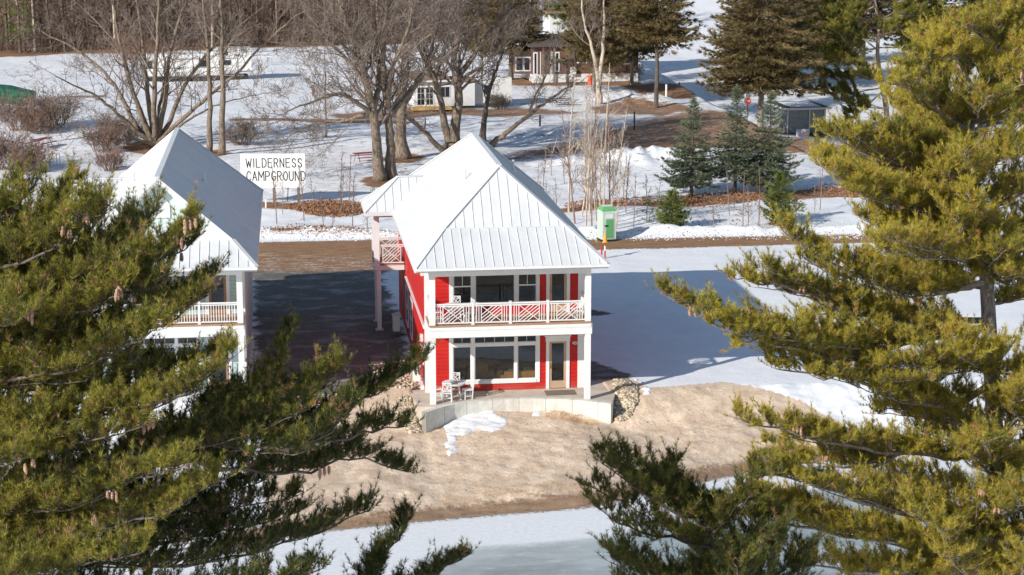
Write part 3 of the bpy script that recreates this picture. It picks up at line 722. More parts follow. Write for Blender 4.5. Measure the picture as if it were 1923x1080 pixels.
    for i in range(4):
        p, q = E_[i], E_[(i+1) % 4]; rf.add([(p[0], p[1], ze-.2), (q[0], q[1], ze-.2), q, p], [(0, 1, 2, 3)])
    rf.poly([(p[0], p[1], ze-.2) for p in (FL, BL, BR, FR)])
    seams(rf, left, .24, .012, .009); seams(rf, right, .24, .012, .009); seams(rf, back, .43)
    if red: seams(rf, [FL, FR, KR, KL], .43, off=.1, w=.016, h=.03); seams(rf, [KL, KR, RF], .43, off=.1, w=.016, h=.03)
    else: seams(rf, [FL, FR, KR, KL], .43, off=.1, w=.016, h=.03)
    roof = rf.build('roof', M['roof'], H)
    cp = MB()
    def cap(p, q, w=.2): cp.bar(Vector(p)+Vector((0, 0, .01)), Vector(q)+Vector((0, 0, .01)), w, .05)
    cap(RF, RB, .24); cap(RB, BR); cap(RB, BL)
    if red: cap(KL, RF); cap(KR, RF); cap(FL, KL); cap(FR, KR); cap(KL, KR, .1)
    else: cap(FL, KL); cap(FR, KR)
    cp.build('ridge_cap', M['roof'], roof)
    gt = MB()
    gt.bar((-oh-.02, yf-.05, ze-.06), (W+oh+.02, yf-.05, ze-.06), .11, .11); gt.build('gutter', M['white'], roof)
    if not red:
        # gable end: recessed shingled wall with a deep rake
        g = MB(); gy = 1.62; zb_ = 7.62
        zt_ = zr-.22; xa = xm-(zt_-zb_)/sl; xb = 2*xm-xa
        n = 12
        for i in range(n):
            za = zb_+(zt_-zb_)*i/n; zc = zb_+(zt_-zb_)*(i+1)/n
            fa = xm-(zt_-za)/sl; fc = xm-(zt_-zc)/sl
            g.add([(fa, gy-.03, za), (2*xm-fa, gy-.03, za), (2*xm-fc, gy-.006, zc), (fc, gy-.006, zc), (fa, gy-.0, za), (2*xm-fa, gy-.0, za)], [(0, 1, 2, 3), (4, 5, 1, 0)])
        g.build('gable_wall', M['pale_shake'], H)
        rk = MB()
        for s in (-1, 1):
            A = Vector((xm, .9, zr)); B = Vector((xm+s*(xm-xk), .9, kz)); dn = Vector((0, 0, -1))
            # rake board, soffit and frieze
            rk.add([A+dn*.01, B+dn*.01, B+dn*.24, A+dn*.27], [(0, 1, 2, 3)]); 
            rk.add([A+dn*.27, B+dn*.24, B+dn*.24+Vector((0, .72, 0)), A+dn*.27+Vector((0, .72, 0))], [(0, 1, 2, 3)])
            rk.bar(A+Vector((0, .66, -.36)), B+Vector((0, .66, -.33)), .05, .16)
            rk.bar(A+Vector((0, -.02, -.06)), B+Vector((0, -.02, -.06)), .04, .13)
        rk.box(xk+.6, W-xk-.6, 1.55, 1.60, 7.64, 7.80)
        rk.build('rake_board', M['white'], roof)
        lv = MB(); c = Vector((xm, 1.57, 8.75)); hx = .48
        pts = [(xm-hx, 8.25), (xm+hx, 8.25), (xm+hx, 8.85), (xm+.25, 9.15), (xm-.25, 9.15), (xm-hx, 8.85)]
        lv.add([(a, 1.54, b) for a, b in pts]+[(a, 1.60, b) for a, b in pts], [tuple(range(6)), *[(i, (i+6), (i+1) % 6+6, (i+1) % 6) for i in range(6)]]); lv.build('gable_vent', M['white'], H)
    vz = lambda x: ze+sl*(min(x, W-x)+oh)
    if red:
        vent_pipe(roof, 5.15, 10.9, vz(5.15), .55); vent_pipe(roof, 2.35, 7.2, vz(2.35), .5)
    else:
        vent_pipe(roof, 5.35, 9.0, vz(5.35), .45); vent_pipe(roof, 2.0, 8.8, vz(2.0), .5)
    # ---- side balcony under its own small hipped roof
    by0, by1 = 14.12, 17.58; bx = -2.1; rz_ = 7.93; ym = (by0+by1)/2
    m_ = lambda z: -oh+(z-ze)/sl
    if not red: bx = -4.6; by0, by1 = 13.4, 18.9; rz_ = 7.8; ym = (by0+by1)/2
    ax = -.26 if red else -2.9
    f1 = [(bx, by0, ze), (m_(ze)+.02, by0, ze), (m_(rz_)+.02, ym, rz_), (ax, ym, rz_)]; f2 = [(bx, by1, ze), (ax, ym, rz_), (m_(rz_)+.02, ym, rz_), (m_(ze)+.02, by1, ze)]; f3 = [(bx, by0, ze), (ax, ym, rz_), (bx, by1, ze)]
    d = MB(); d.poly(f1); d.poly(f2); d.poly(f3)
    zs = ze-.2
    d.add([(bx, by0, zs), (0, by0, zs), (0, by0, ze), (bx, by0, ze), (bx, by1, zs), (bx, by1, ze), (0, by1, zs), (0, by1, ze)], [(0, 1, 2, 3), (4, 0, 3, 5), (6, 4, 5, 7), (0, 4, 6, 1)])
    seams(d, f1, .43, w=.016, h=.03, off=.2); seams(d, f2, .43); seams(d, f3, .24, .012, .009)
    dr = d.build('balcony_roof', M['roof'], H)
    c = MB(); c.bar((ax, ym, rz_+.01), (m_(rz_), ym, rz_+.01), .2, .05); c.bar((ax, ym, rz_+.01), (bx, by0, ze+.01), .16, .05); c.bar((ax, ym, rz_+.01), (bx, by1, ze+.01), .16, .05); c.build('ridge_cap', M['roof'], dr)
    g0, g1, gx0 = by0+.65, by1-.65, bx+.5
    for yy in (g0, g1-.2):
        p = MB(); p.box(gx0, gx0+.28, yy, yy+.24, 3.2, 6.17); p.build('balcony_post', M['white'], H)
        p = MB(); p.box(gx0+.12, gx0+.34, yy+.02, yy+.22, 0, 3.2); p.build('balcony_post', M['white'], H)
        MB().box(gx0+.02, gx0+.44, yy-.08, yy+.32, -.2, .06).build('footing', M['concrete'], H)
    for bx_ in ((gx0, -.05, g0-.02, g0+.14, 3.2, 3.44), (gx0, -.05, g1-.14, g1+.02, 3.2, 3.44), (gx0-.02, gx0+.1, g0+.15, g1-.15, 3.2, 3.44), (gx0+.281, -.05, g0, g0+.16, 5.98, 6.165), (gx0+.281, -.05, g1-.16, g1, 5.98, 6.165), (gx0, gx0+.16, g0+.25, g1-.25, 5.98, 6.165)): MB().box(*bx_).build('balcony_beam', M['white'], H)
    dk = MB(); k = 14
    for i in range(k): dk.box(gx0+.01, -.05, g0+(g1-g0)*i/k+.004, g0+(g1-g0)*(i+1)/k-.004, 3.445, 3.485)
    dk.build('balcony_deck', M['deck'], H)
    st = 'fret' if red else 'plain'
    rail_run(H, gx0+.29, -.06, 3.49, g0+.08, st, hgt=1.02); rail_run(H, gx0+.29, -.06, 3.49, g1-.08, st, hgt=1.02); rail_run(H, g0+.25, g1-.25, 3.49, gx0+.08, st, axis='y', hgt=1.02)
    # ---- side wall: belt trim, windows, meter boxes
    bt = MB(); bt.box(-.09, -.017, PD+.25, 13.6, 2.95, 3.06); bt.box(-.13, -.02, PD+.25, 13.6, 3.06, 3.1); bt.build('belt_trim', M['white'], H)
    for a, b_ in ((9.9, 11.2), (12.6, 14.1)):
        wf = MB(); wf.box(-.05, -.017, a-.1, a, .6, 2.62); wf.box(-.05, -.017, b_, b_+.1, .6, 2.62); wf.box(-.05, -.017, a, b_, 2.5, 2.62); wf.box(-.07, -.017, a, b_, .6, .72); wf.box(-.045, -.017, a, b_, 1.55, 1.62)
        f = wf.build('side_window', M['white'], H); MB().box(-.03, -.017, a, b_, .721, 2.5).build('pane', M['rv_window'], f)
    for (y_, z_, a, h_) in ((2.85, 1.55, .38, .5), (3.55, 2.05, .2, .36), (2.8, 5.35, .34, .34)):
        bx_ = MB().box(-.16, -.017, y_, y_+a, z_, z_+h_).build('meter_box', M['white'], H)
        MB().box(-.168, -.161, y_+.06, y_+a-.06, z_+.08, z_+h_-.08).build('cover', M['grey_metal'], bx_)
    pc = MB(); pc.tube([(-.05, 3.0, 1.55), (-.05, 3.0, .2)], .03, 8); pc.tube([(-.06, 3.2, 1.0), (-.2, 3.3, .75), (-.3, 3.4, .8)], .025, 8); pc.tube([(-.05, 3.65, 2.05), (-.05, 3.65, .9)], .025, 8); pc.build('conduit', M['white'], H)
    return H

HR = house('red_house', (0, 0, 0), 0, 'bright red two-storey cottage with white metal roof and lattice porch rail', 'red_siding', 'door_wood', True)
HP = house('pale_green_house', (-15.56, 1.7, 0), R(-1.0), 'pale green two-storey cottage with gabled white metal roof behind the left pine', 'pale_siding', 'door_brown', False)
# warm-toned furniture behind the ground-floor window of the red house
s = empty('sofa', (4.4, 3.25, .02), R(180), 'tan leather armchair seen through the lower window of the red house', 'sofa')
q = MB(); q.box(-.75, .75, -.1, .75, .12, .42); q.build('seat', M['leather'], s)
q = MB(); q.box(-.75, .75, .76, .98, .12, .80); q.build('backrest', M['leather'], s)
for sx in (-1, 1): MB().box(sx*.76, sx*.95, -.1, .9, .1, .62).build('armrest', M['leather'], s)
for i in range(2):
    p = MB(); a = Vector((-.4+.7*i, .45, .66)); p.bar(a-Vector((.2, 0, 0)), a+Vector((.2, 0, .0)), .16, .36, (0, .4, 1)); o = p.build('throw_pillow', M['fabric_grey'], None); o.location = s.location; o.rotation_euler = s.rotation_euler
    tag(o, ['pale grey pillow on the window side of the tan sofa', 'pale grey pillow on the far arm side of the tan sofa'][i], 'pillow', 'pillows on the sofa inside the red house')
s2 = empty('armchair', (2.9, 4.4, .02), R(150), 'dark tan chair deeper inside behind the lower window of the red house', 'chair')
q = MB(); q.box(-.4, .4, -.35, .35, .1, .42); q.build('seat', M['leather'], s2); q = MB(); q.box(-.4, .4, .36, .5, .1, .8); q.build('backrest', M['leather'], s2)

# ---- patio, curved retaining wall, table and chairs
pt = MB(); pts = [(-.75, 2.6), (-.6, -.2), (0.0, -.35)]+[(x, y+.12) for x, y in WALL[1:]]+[(8.3, -.25), (8.75, 1.4), (9.05, 3.3), (7.4, 3.4), (7.4, 2.12), (-.02, 2.12), (-.05, 2.7)]
pt.prism([(x, y) for x, y in pts], -.95, -.004); tag(pt.build('patio', M['concrete']), kind='structure')
def curve_at(t):
    n = len(WALL)-1; i = min(int(t*n), n-1); f = t*n-i
    P = [Vector(WALL[max(0, min(n, i+k))]) for k in (-1, 0, 1, 2)]
    return .5*((2*P[1])+(-P[0]+P[2])*f+(2*P[0]-5*P[1]+4*P[2]-P[3])*f*f+(-P[0]+3*P[1]-3*P[2]+P[3])*f**3)
wall = MB(); N = 56; uvs = []
C_ = [curve_at(i/N) for i in range(N+1)]
for i in range(N+1):
    d = (C_[min(i+1, N)]-C_[max(i-1, 0)]).normalized(); nrm = Vector((-d.y, d.x))
    f = C_[i]; b = C_[i]+nrm*.26
    g = .012 if i % 7 == 0 and 0 < i < N else 0.0
    f = f+nrm*g
    for p, z in ((f, -1.05), (f, .03), (b, .03), (b, -1.05)): wall.v.append((p.x, p.y, z))
for i in range(N):
    a = i*4
    for k in range(3): wall.f.append((a+k, a+4+k, a+5+k, a+k+1))
wall.f += [(0, 1, 2, 3), (N*4+3, N*4+2, N*4+1, N*4)]
wo = wall.build('retaining_wall', M['block']); tag(wo, 'curved low wall of pale split-face blocks in front of the patio', 'wall')
uvl = wo.data.uv_layers.new(name='UVMap'); arc = [0]
for i in range(N): arc.append(arc[-1]+(C_[i+1]-C_[i]).length)
for pol in wo.data.polygons:
    for li in pol.loop_indices:
        vi = wo.data.loops[li].vertex_index; uvl.data[li].uv = (arc[vi//4], wo.data.vertices[vi].co.z*1.0+(.0 if vi % 4 < 2 else .26))
cg = 'white chairs around the patio table'
table((1.15, 1.0, 0), 'round white slatted table on the patio of the red house')
chair('patio_chair', 'white lattice-back chair on the lake side of the patio table', cg, (.82, .42, 0), R(168))
chair('patio_chair', 'white lattice-back chair on the door side of the patio table', cg, (1.78, .85, 0), R(-80))
chair('patio_chair', 'white lattice-back chair between the patio table and the window', cg, (1.3, 1.72, 0), R(-8))
chair('patio_chair', 'white lattice-back chair half hidden behind the left porch post', cg, (.42, 1.15, 0), R(95))
cg = 'white chairs on the upper porch'
chair('porch_chair', 'white lattice-back chair against the window on the upper porch', cg, (1.35, 1.65, 3.62), R(-5))
chair('porch_chair', 'white chair in the left corner of the upper porch behind the rail', cg, (.5, 1.0, 3.62), R(80))
chair('porch_chair', 'white chair in the right corner of the upper porch by the post', cg, (6.8, .8, 3.62), R(-80))
chair('porch_chair', 'white chair between the porch rail and the white upstairs table', cg, (1.9, .65, 3.62), R(200))
table((1.2, .95, 3.62), 'round white table behind the lattice rail of the upper porch')
mt = MB(); mt.box(-.7, .7, -.42, .42, 0, .014); o = mt.build('door_mat', M['mat_brown']); o.location = (6.12, 1.32, .0); tag(o, 'striped brown mat lying in front of the ground-floor door', 'mat')
st = MB()
for k in range(5): st.box(-.7, .7, -.37+k*.17, -.30+k*.17, .0145, .018)
st.build('stripe', M['mat_tan'], o)
# ---- air conditioner condenser on the side wall
def condenser(loc, label, mt='cream'):
    r = empty('air_conditioner', loc, 0, label, 'air conditioner', 'outdoor condensers beside the red house')
    MB().box(-.17, .17, -.42, .42, 0, .72).build('housing', M[mt], r)
    g = MB()
    for k in range(9): g.box(-.178, -.171, -.36, .36, .08+k*.065, .1+k*.065)
    g.build('grille', M['grey_metal'], r); MB().box(-.19, .19, -.44, .44, .721, .75).build('lid', M[mt], r)
    p = MB(); p.box(.171, .36, -.3, -.26, .0, .04); p.box(.171, .36, .26, .3, .0, .04); p.build('bracket', M['grey_metal'], r)
condenser((-.42, 2.9, .45), 'cream wall-mounted condenser near the front corner of the red house')
condenser((-.6, 13.6, .3), 'shaded condenser on the red side wall beneath the balcony')
# ------------------------------------------------------------------ foliage
rng = random.Random(11); nrs = np.random.RandomState(5)
def rv(r=1.0): return Vector((rng.uniform(-r, r), rng.uniform(-r, r), rng.uniform(-r, r)))

class Tufts:
    def __init__(s): s.p = []; s.d = []; s.l = []; s.t = []
    def add(s, p, d, l, t): s.p.append(tuple(p)); s.d.append(tuple(d)); s.l.append(l); s.t.append(t)
    def build(s, name, m, parent, n=12, cone=.62, width=.055, back=.35, seed=1):
        """n needle blades per tuft; widths and lengths relative to the tuft length"""
        P = np.array(s.p); D = np.array(s.d); L = np.array(s.l)[:, None]; T = np.array(s.t); K = len(P)
        D = D/np.maximum(np.linalg.norm(D, axis=1, keepdims=True), 1e-6)
        ref = np.where(np.abs(D[:, 2:3]) > .9, np.array([[1., 0, 0]]), np.array([[0, 0, 1.]]))
        A = np.cross(D, ref); A /= np.linalg.norm(A, axis=1, keepdims=True); B = np.cross(D, A)
        rs = np.random.RandomState(seed); V = np.empty((K, n, 3, 3), np.float32)
        for i in range(n):
            ph = rs.rand(K, 1)*2*np.pi; ct = rs.rand(K, 1)**.6*cone; ln = L*(.75+.4*rs.rand(K, 1))
            nd = D*np.cos(ct)+(A*np.cos(ph)+B*np.sin(ph))*np.sin(ct)
            b = P+D*L*(rs.rand(K, 1)-.6)*back
            sd = np.cross(nd, rs.randn(K, 3)); sd /= np.linalg.norm(sd, axis=1, keepdims=True)+1e-6
            w = L*width*.5
            V[:, i, 0] = b-sd*w; V[:, i, 1] = b+sd*w; V[:, i, 2] = b+nd*ln
        co = V.reshape(-1, 3); f = np.arange(len(co)).reshape(-1, 3)
        return npmesh(name, co, f, m, parent, False, {'tone': ('FLOAT', np.repeat(T, n*3))})

def curved(P, Rr, sides=3):
    """P (N,S,3) centre lines, Rr (N,S) radii -> vertices and quads of many thin tubes"""
    N, S, _ = P.shape; D = np.gradient(P, axis=1); D /= np.linalg.norm(D, axis=2, keepdims=True)+1e-9
    ref = np.array([.31, .52, .79]); A = np.cross(D, ref); A /= np.linalg.norm(A, axis=2, keepdims=True)+1e-9; B = np.cross(D, A)
    a = 2*np.pi*np.arange(sides)/sides
    V = P[:, :, None]+Rr[:, :, None, None]*(A[:, :, None]*np.cos(a)[:, None]+B[:, :, None]*np.sin(a)[:, None])
    b = (np.arange(N)*S*sides)[:, None, None]+(np.arange(S-1)*sides)[None, :, None]; k = np.arange(sides); k2 = (k+1) % sides
    F = np.stack([b+k, b+k2, b+k2+sides, b+k+sides], -1).reshape(-1, 4)
    return V.reshape(-1, 3), F
def unit(a): return a/(np.linalg.norm(a, axis=-1, keepdims=True)+1e-9)

class Needles:
    """leafy twigs of a pine: positions, directions, lengths, tone"""
    def __init__(s): s.r = []
    def add(s, p, d, L, tone): s.r.append((p[0], p[1], p[2], d[0], d[1], d[2], L, tone))
    def build(s, m, wm, parent, tl=.15, k=6, n=9, cone=.95, width=.06, seed=1, rad=.006):
        r = np.array(s.r); P = r[:, :3]; D = unit(r[:, 3:6]); L = r[:, 6:7]; T = r[:, 7]; N = len(r); rs = np.random.RandomState(seed)
        bend = rs.randn(N, 3)*.12+np.array([0, 0, .28]); brn = rs.rand(N) < .05
        t = np.linspace(0, 1, 4)[None, :, None]; C = P[:, None]+D[:, None]*L[:, None]*t+bend[:, None]*L[:, None]*t*t
        V, F = curved(C, np.linspace(rad, rad*.4, 4)[None].repeat(N, 0)); npmesh('twigs', V, F, wm, parent)
        tf = Tufts(); f = (np.arange(k)+1)/k*.8+.2
        for j in range(k):
            ff = np.clip(f[j]+rs.uniform(-.06, .06, (N, 1)), 0, 1) if j < k-1 else np.ones((N, 1))
            q = P+D*L*ff+bend*L*ff*ff; dd = unit(D+2*bend*ff)*(.62 if j < k-1 else 1.0)+np.array([0, 0, .5])+rs.randn(N, 3)*(.42 if j < k-1 else .15)
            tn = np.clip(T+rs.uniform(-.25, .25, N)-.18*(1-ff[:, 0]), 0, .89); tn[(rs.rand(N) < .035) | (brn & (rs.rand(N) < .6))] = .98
            tf.p += list(q); tf.d += list(dd); tf.l += list(tl*rs.uniform(.75, 1.2, N)); tf.t += list(tn)
        return tf.build('crown', m, parent, n=n, cone=cone, width=width, seed=seed)

class Twigs:
    """bare twigs: each record sprouts two finer generations"""
    def __init__(s): s.r = []
    def add(s, p, d, L, r): s.r.append((p[0], p[1], p[2], d[0], d[1], d[2], L, r))
    def build(s, name, m, parent, sub=5, sub2=3, seed=3, rmin=.008, up=.12, mb=None):
        rs = np.random.RandomState(seed); r = np.array(s.r); P, D, L, Q = r[:, :3], unit(r[:, 3:6]), r[:, 6:7], r[:, 7:8]; VV = []; FF = []; off = 0
        for gen, sb, seg in ((0, sub, 4), (1, sub2, 3), (2, 0, 3)):
            if len(P) == 0: break
            N = len(P); t = np.linspace(0, 1, seg); bend = rs.randn(N, 3)*.16+np.array([0, 0, up]); C = P[:, None]+D[:, None]*L[:, None]*t[None, :, None]+bend[:, None]*L[:, None]*(t*t)[None, :, None]
            C[:, 1:] += rs.randn(N, seg-1, 3)*L[:, None]*.035
            V, F = curved(C, np.maximum(rmin, Q*(1-.65*t[None]))); VV.append(V); FF.append(F+off); off += len(V)
            if sb == 0: break
            ix = np.repeat(np.arange(N), sb); tt = rs.uniform(.15, .98, (len(ix), 1)); base = P[ix]+D[ix]*L[ix]*tt+bend[ix]*L[ix]*tt*tt
            o = unit(np.cross(D[ix], rs.randn(len(ix), 3))); D = unit(D[ix]*.65+o*rs.uniform(.5, 1.0, (len(ix), 1))+np.array([0, 0, up])); L = L[ix]*rs.uniform(.3, .62, (len(ix), 1))*(1.15-.4*tt); Q = np.maximum(rmin, Q[ix]*.6); P = base
        if mb is not None and mb.v:
            q4 = np.array([f for f in mb.f if len(f) == 4]); VV.append(np.array(mb.v)); FF.append(q4+off)
        return npmesh(name, np.concatenate(VV), np.concatenate(FF), m, parent)

def spline(pts, n):
    P = [Vector(p) for p in pts]; m = len(P)-1; out = []
    for k in range(n*m+1):
        t = k/n; i = min(int(t), m-1); f = t-i
        a, b, c, d = P[max(i-1, 0)], P[i], P[i+1], P[min(i+2, m)]
        out.append(.5*((2*b)+(c-a)*f+(2*a-5*b+4*c-d)*f*f+(3*b-a-3*c+d)*f**3))
    return out
def along(pts):
    L = [0]
    for a, b in zip(pts, pts[1:]): L.append(L[-1]+(b-a).length)
    return L
def sample(pts, L, s):
    for i in range(len(pts)-1):
        if L[i+1] >= s:
            f = (s-L[i])/max(L[i+1]-L[i], 1e-6); return pts[i].lerp(pts[i+1], f), (pts[i+1]-pts[i]).normalized()
    return pts[-1].copy(), (pts[-1]-pts[-2]).normalized()

def pine_limb(wood, nd, pts, r0, sec=1.2, start=.15, gap=.2, tl=.15, tone=.5, flat=.35, tips=None, lift=.25, dens=1.0, puff=.3, wood_on=True):
    P = spline(pts, 4); L = along(P); T = L[-1]
    for i in range(1, len(P)-1): P[i] = P[i]+rv(.05)
    if wood_on: wood.tube(P, [max(.012, r0*(1-.85*l/T)) for l in L], 7)
    s = T*start; side = 1
    while s < T:
        f = s/T; p, d = sample(P, L, s)
        hz = Vector((0, 0, 1)).cross(d); hz = hz.normalized() if hz.length > .1 else Vector((1, 0, 0))
        up = hz.cross(d).normalized()
        up = up if up.z > 0 else -up
        sl = sec*rng.uniform(.55, 1.15)*(1.1-.7*f**1.5)*min(1, .5+f*2)
        ang = rng.uniform(.6, 1.1); dd = (d*math.cos(ang)+hz*side*math.sin(ang)+up*rng.uniform(-.1, flat+.35)).normalized()
        side = -side
        if rng.random() < puff: dd = (d*rng.uniform(.2, .7)+up*.9+rv(.45)).normalized(); sl *= .75
        q = p; ps = [p]; n = max(3, int(sl/.2)); dt = tone+rng.uniform(-.2, .2)
        for i in range(n):
            dd = (dd+Vector((0, 0, lift*.3))+d*.05+rv(.13)).normalized(); q = q+dd*(sl/n); ps.append(q)
            g = (i+1)/n
            if g > .18:
                hh = dd.cross(Vector((0, 0, 1))); hh = hh.normalized() if hh.length > .1 else hz
                for sd in (1, -1, 0, 1, -1):
                    if rng.random() < (.8 if sd else .6)*dens:
                        td = dd*.6+hh*sd*rng.uniform(.4, 1.1)+Vector((0, 0, rng.uniform(-.1, .9) if sd else 1.0))
                        nd.add(q-dd*(sl/n)*rng.random()+rv(.03), td.normalized(), rng.uniform(.09, .24)*(1.15-.3*g), dt)
                if tips is not None and rng.random() < .018: tips.append(q.copy())
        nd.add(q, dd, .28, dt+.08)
        r = max(.007, .022*sl/1.2); wood.tube(ps, [r*(1-.75*i/n) for i in range(n+1)], 3, False)
        s += gap*rng.uniform(.7, 1.3)
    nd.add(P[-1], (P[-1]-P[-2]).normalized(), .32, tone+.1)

def cone_mesh():
    m = MB()
    for k in range(4):
        o = Vector((rng.uniform(-.06, .06), rng.uniform(-.06, .06), rng.uniform(-.05, .02))); d = Vector((rng.uniform(-.25, .25), rng.uniform(-.25, .25), -1)).normalized(); l = rng.uniform(.12, .17)
        pts = []; rs = []
        for i in range(8): pts.append(o+d*l*i/7); rs.append([.008, .024, .019, .028, .021, .025, .015, .004][i])
        m.tube(pts, rs, 7)
    return m
CONES = [cone_mesh().build('cone_cluster', M['cone'], None) for _ in range(3)]
def put_cones(parent, tips, nmax):
    rng.shuffle(tips)
    for i, p in enumerate(tips[:nmax]):
        c = CONES[i % 3]
        o = bpy.data.objects.new('cone_cluster', c.data); link(o, parent); o.location = p-Vector((0, 0, .05)); o.rotation_euler = (0, 0, rng.uniform(0, 6.28)); s = rng.uniform(1.0, 1.4); o.scale = (s, s, s)

def PL(lst, dep):      # limb outline: (px, py, depth offset) -> world
    return [AD(x, y, dep+dz) for x, y, dz in lst]

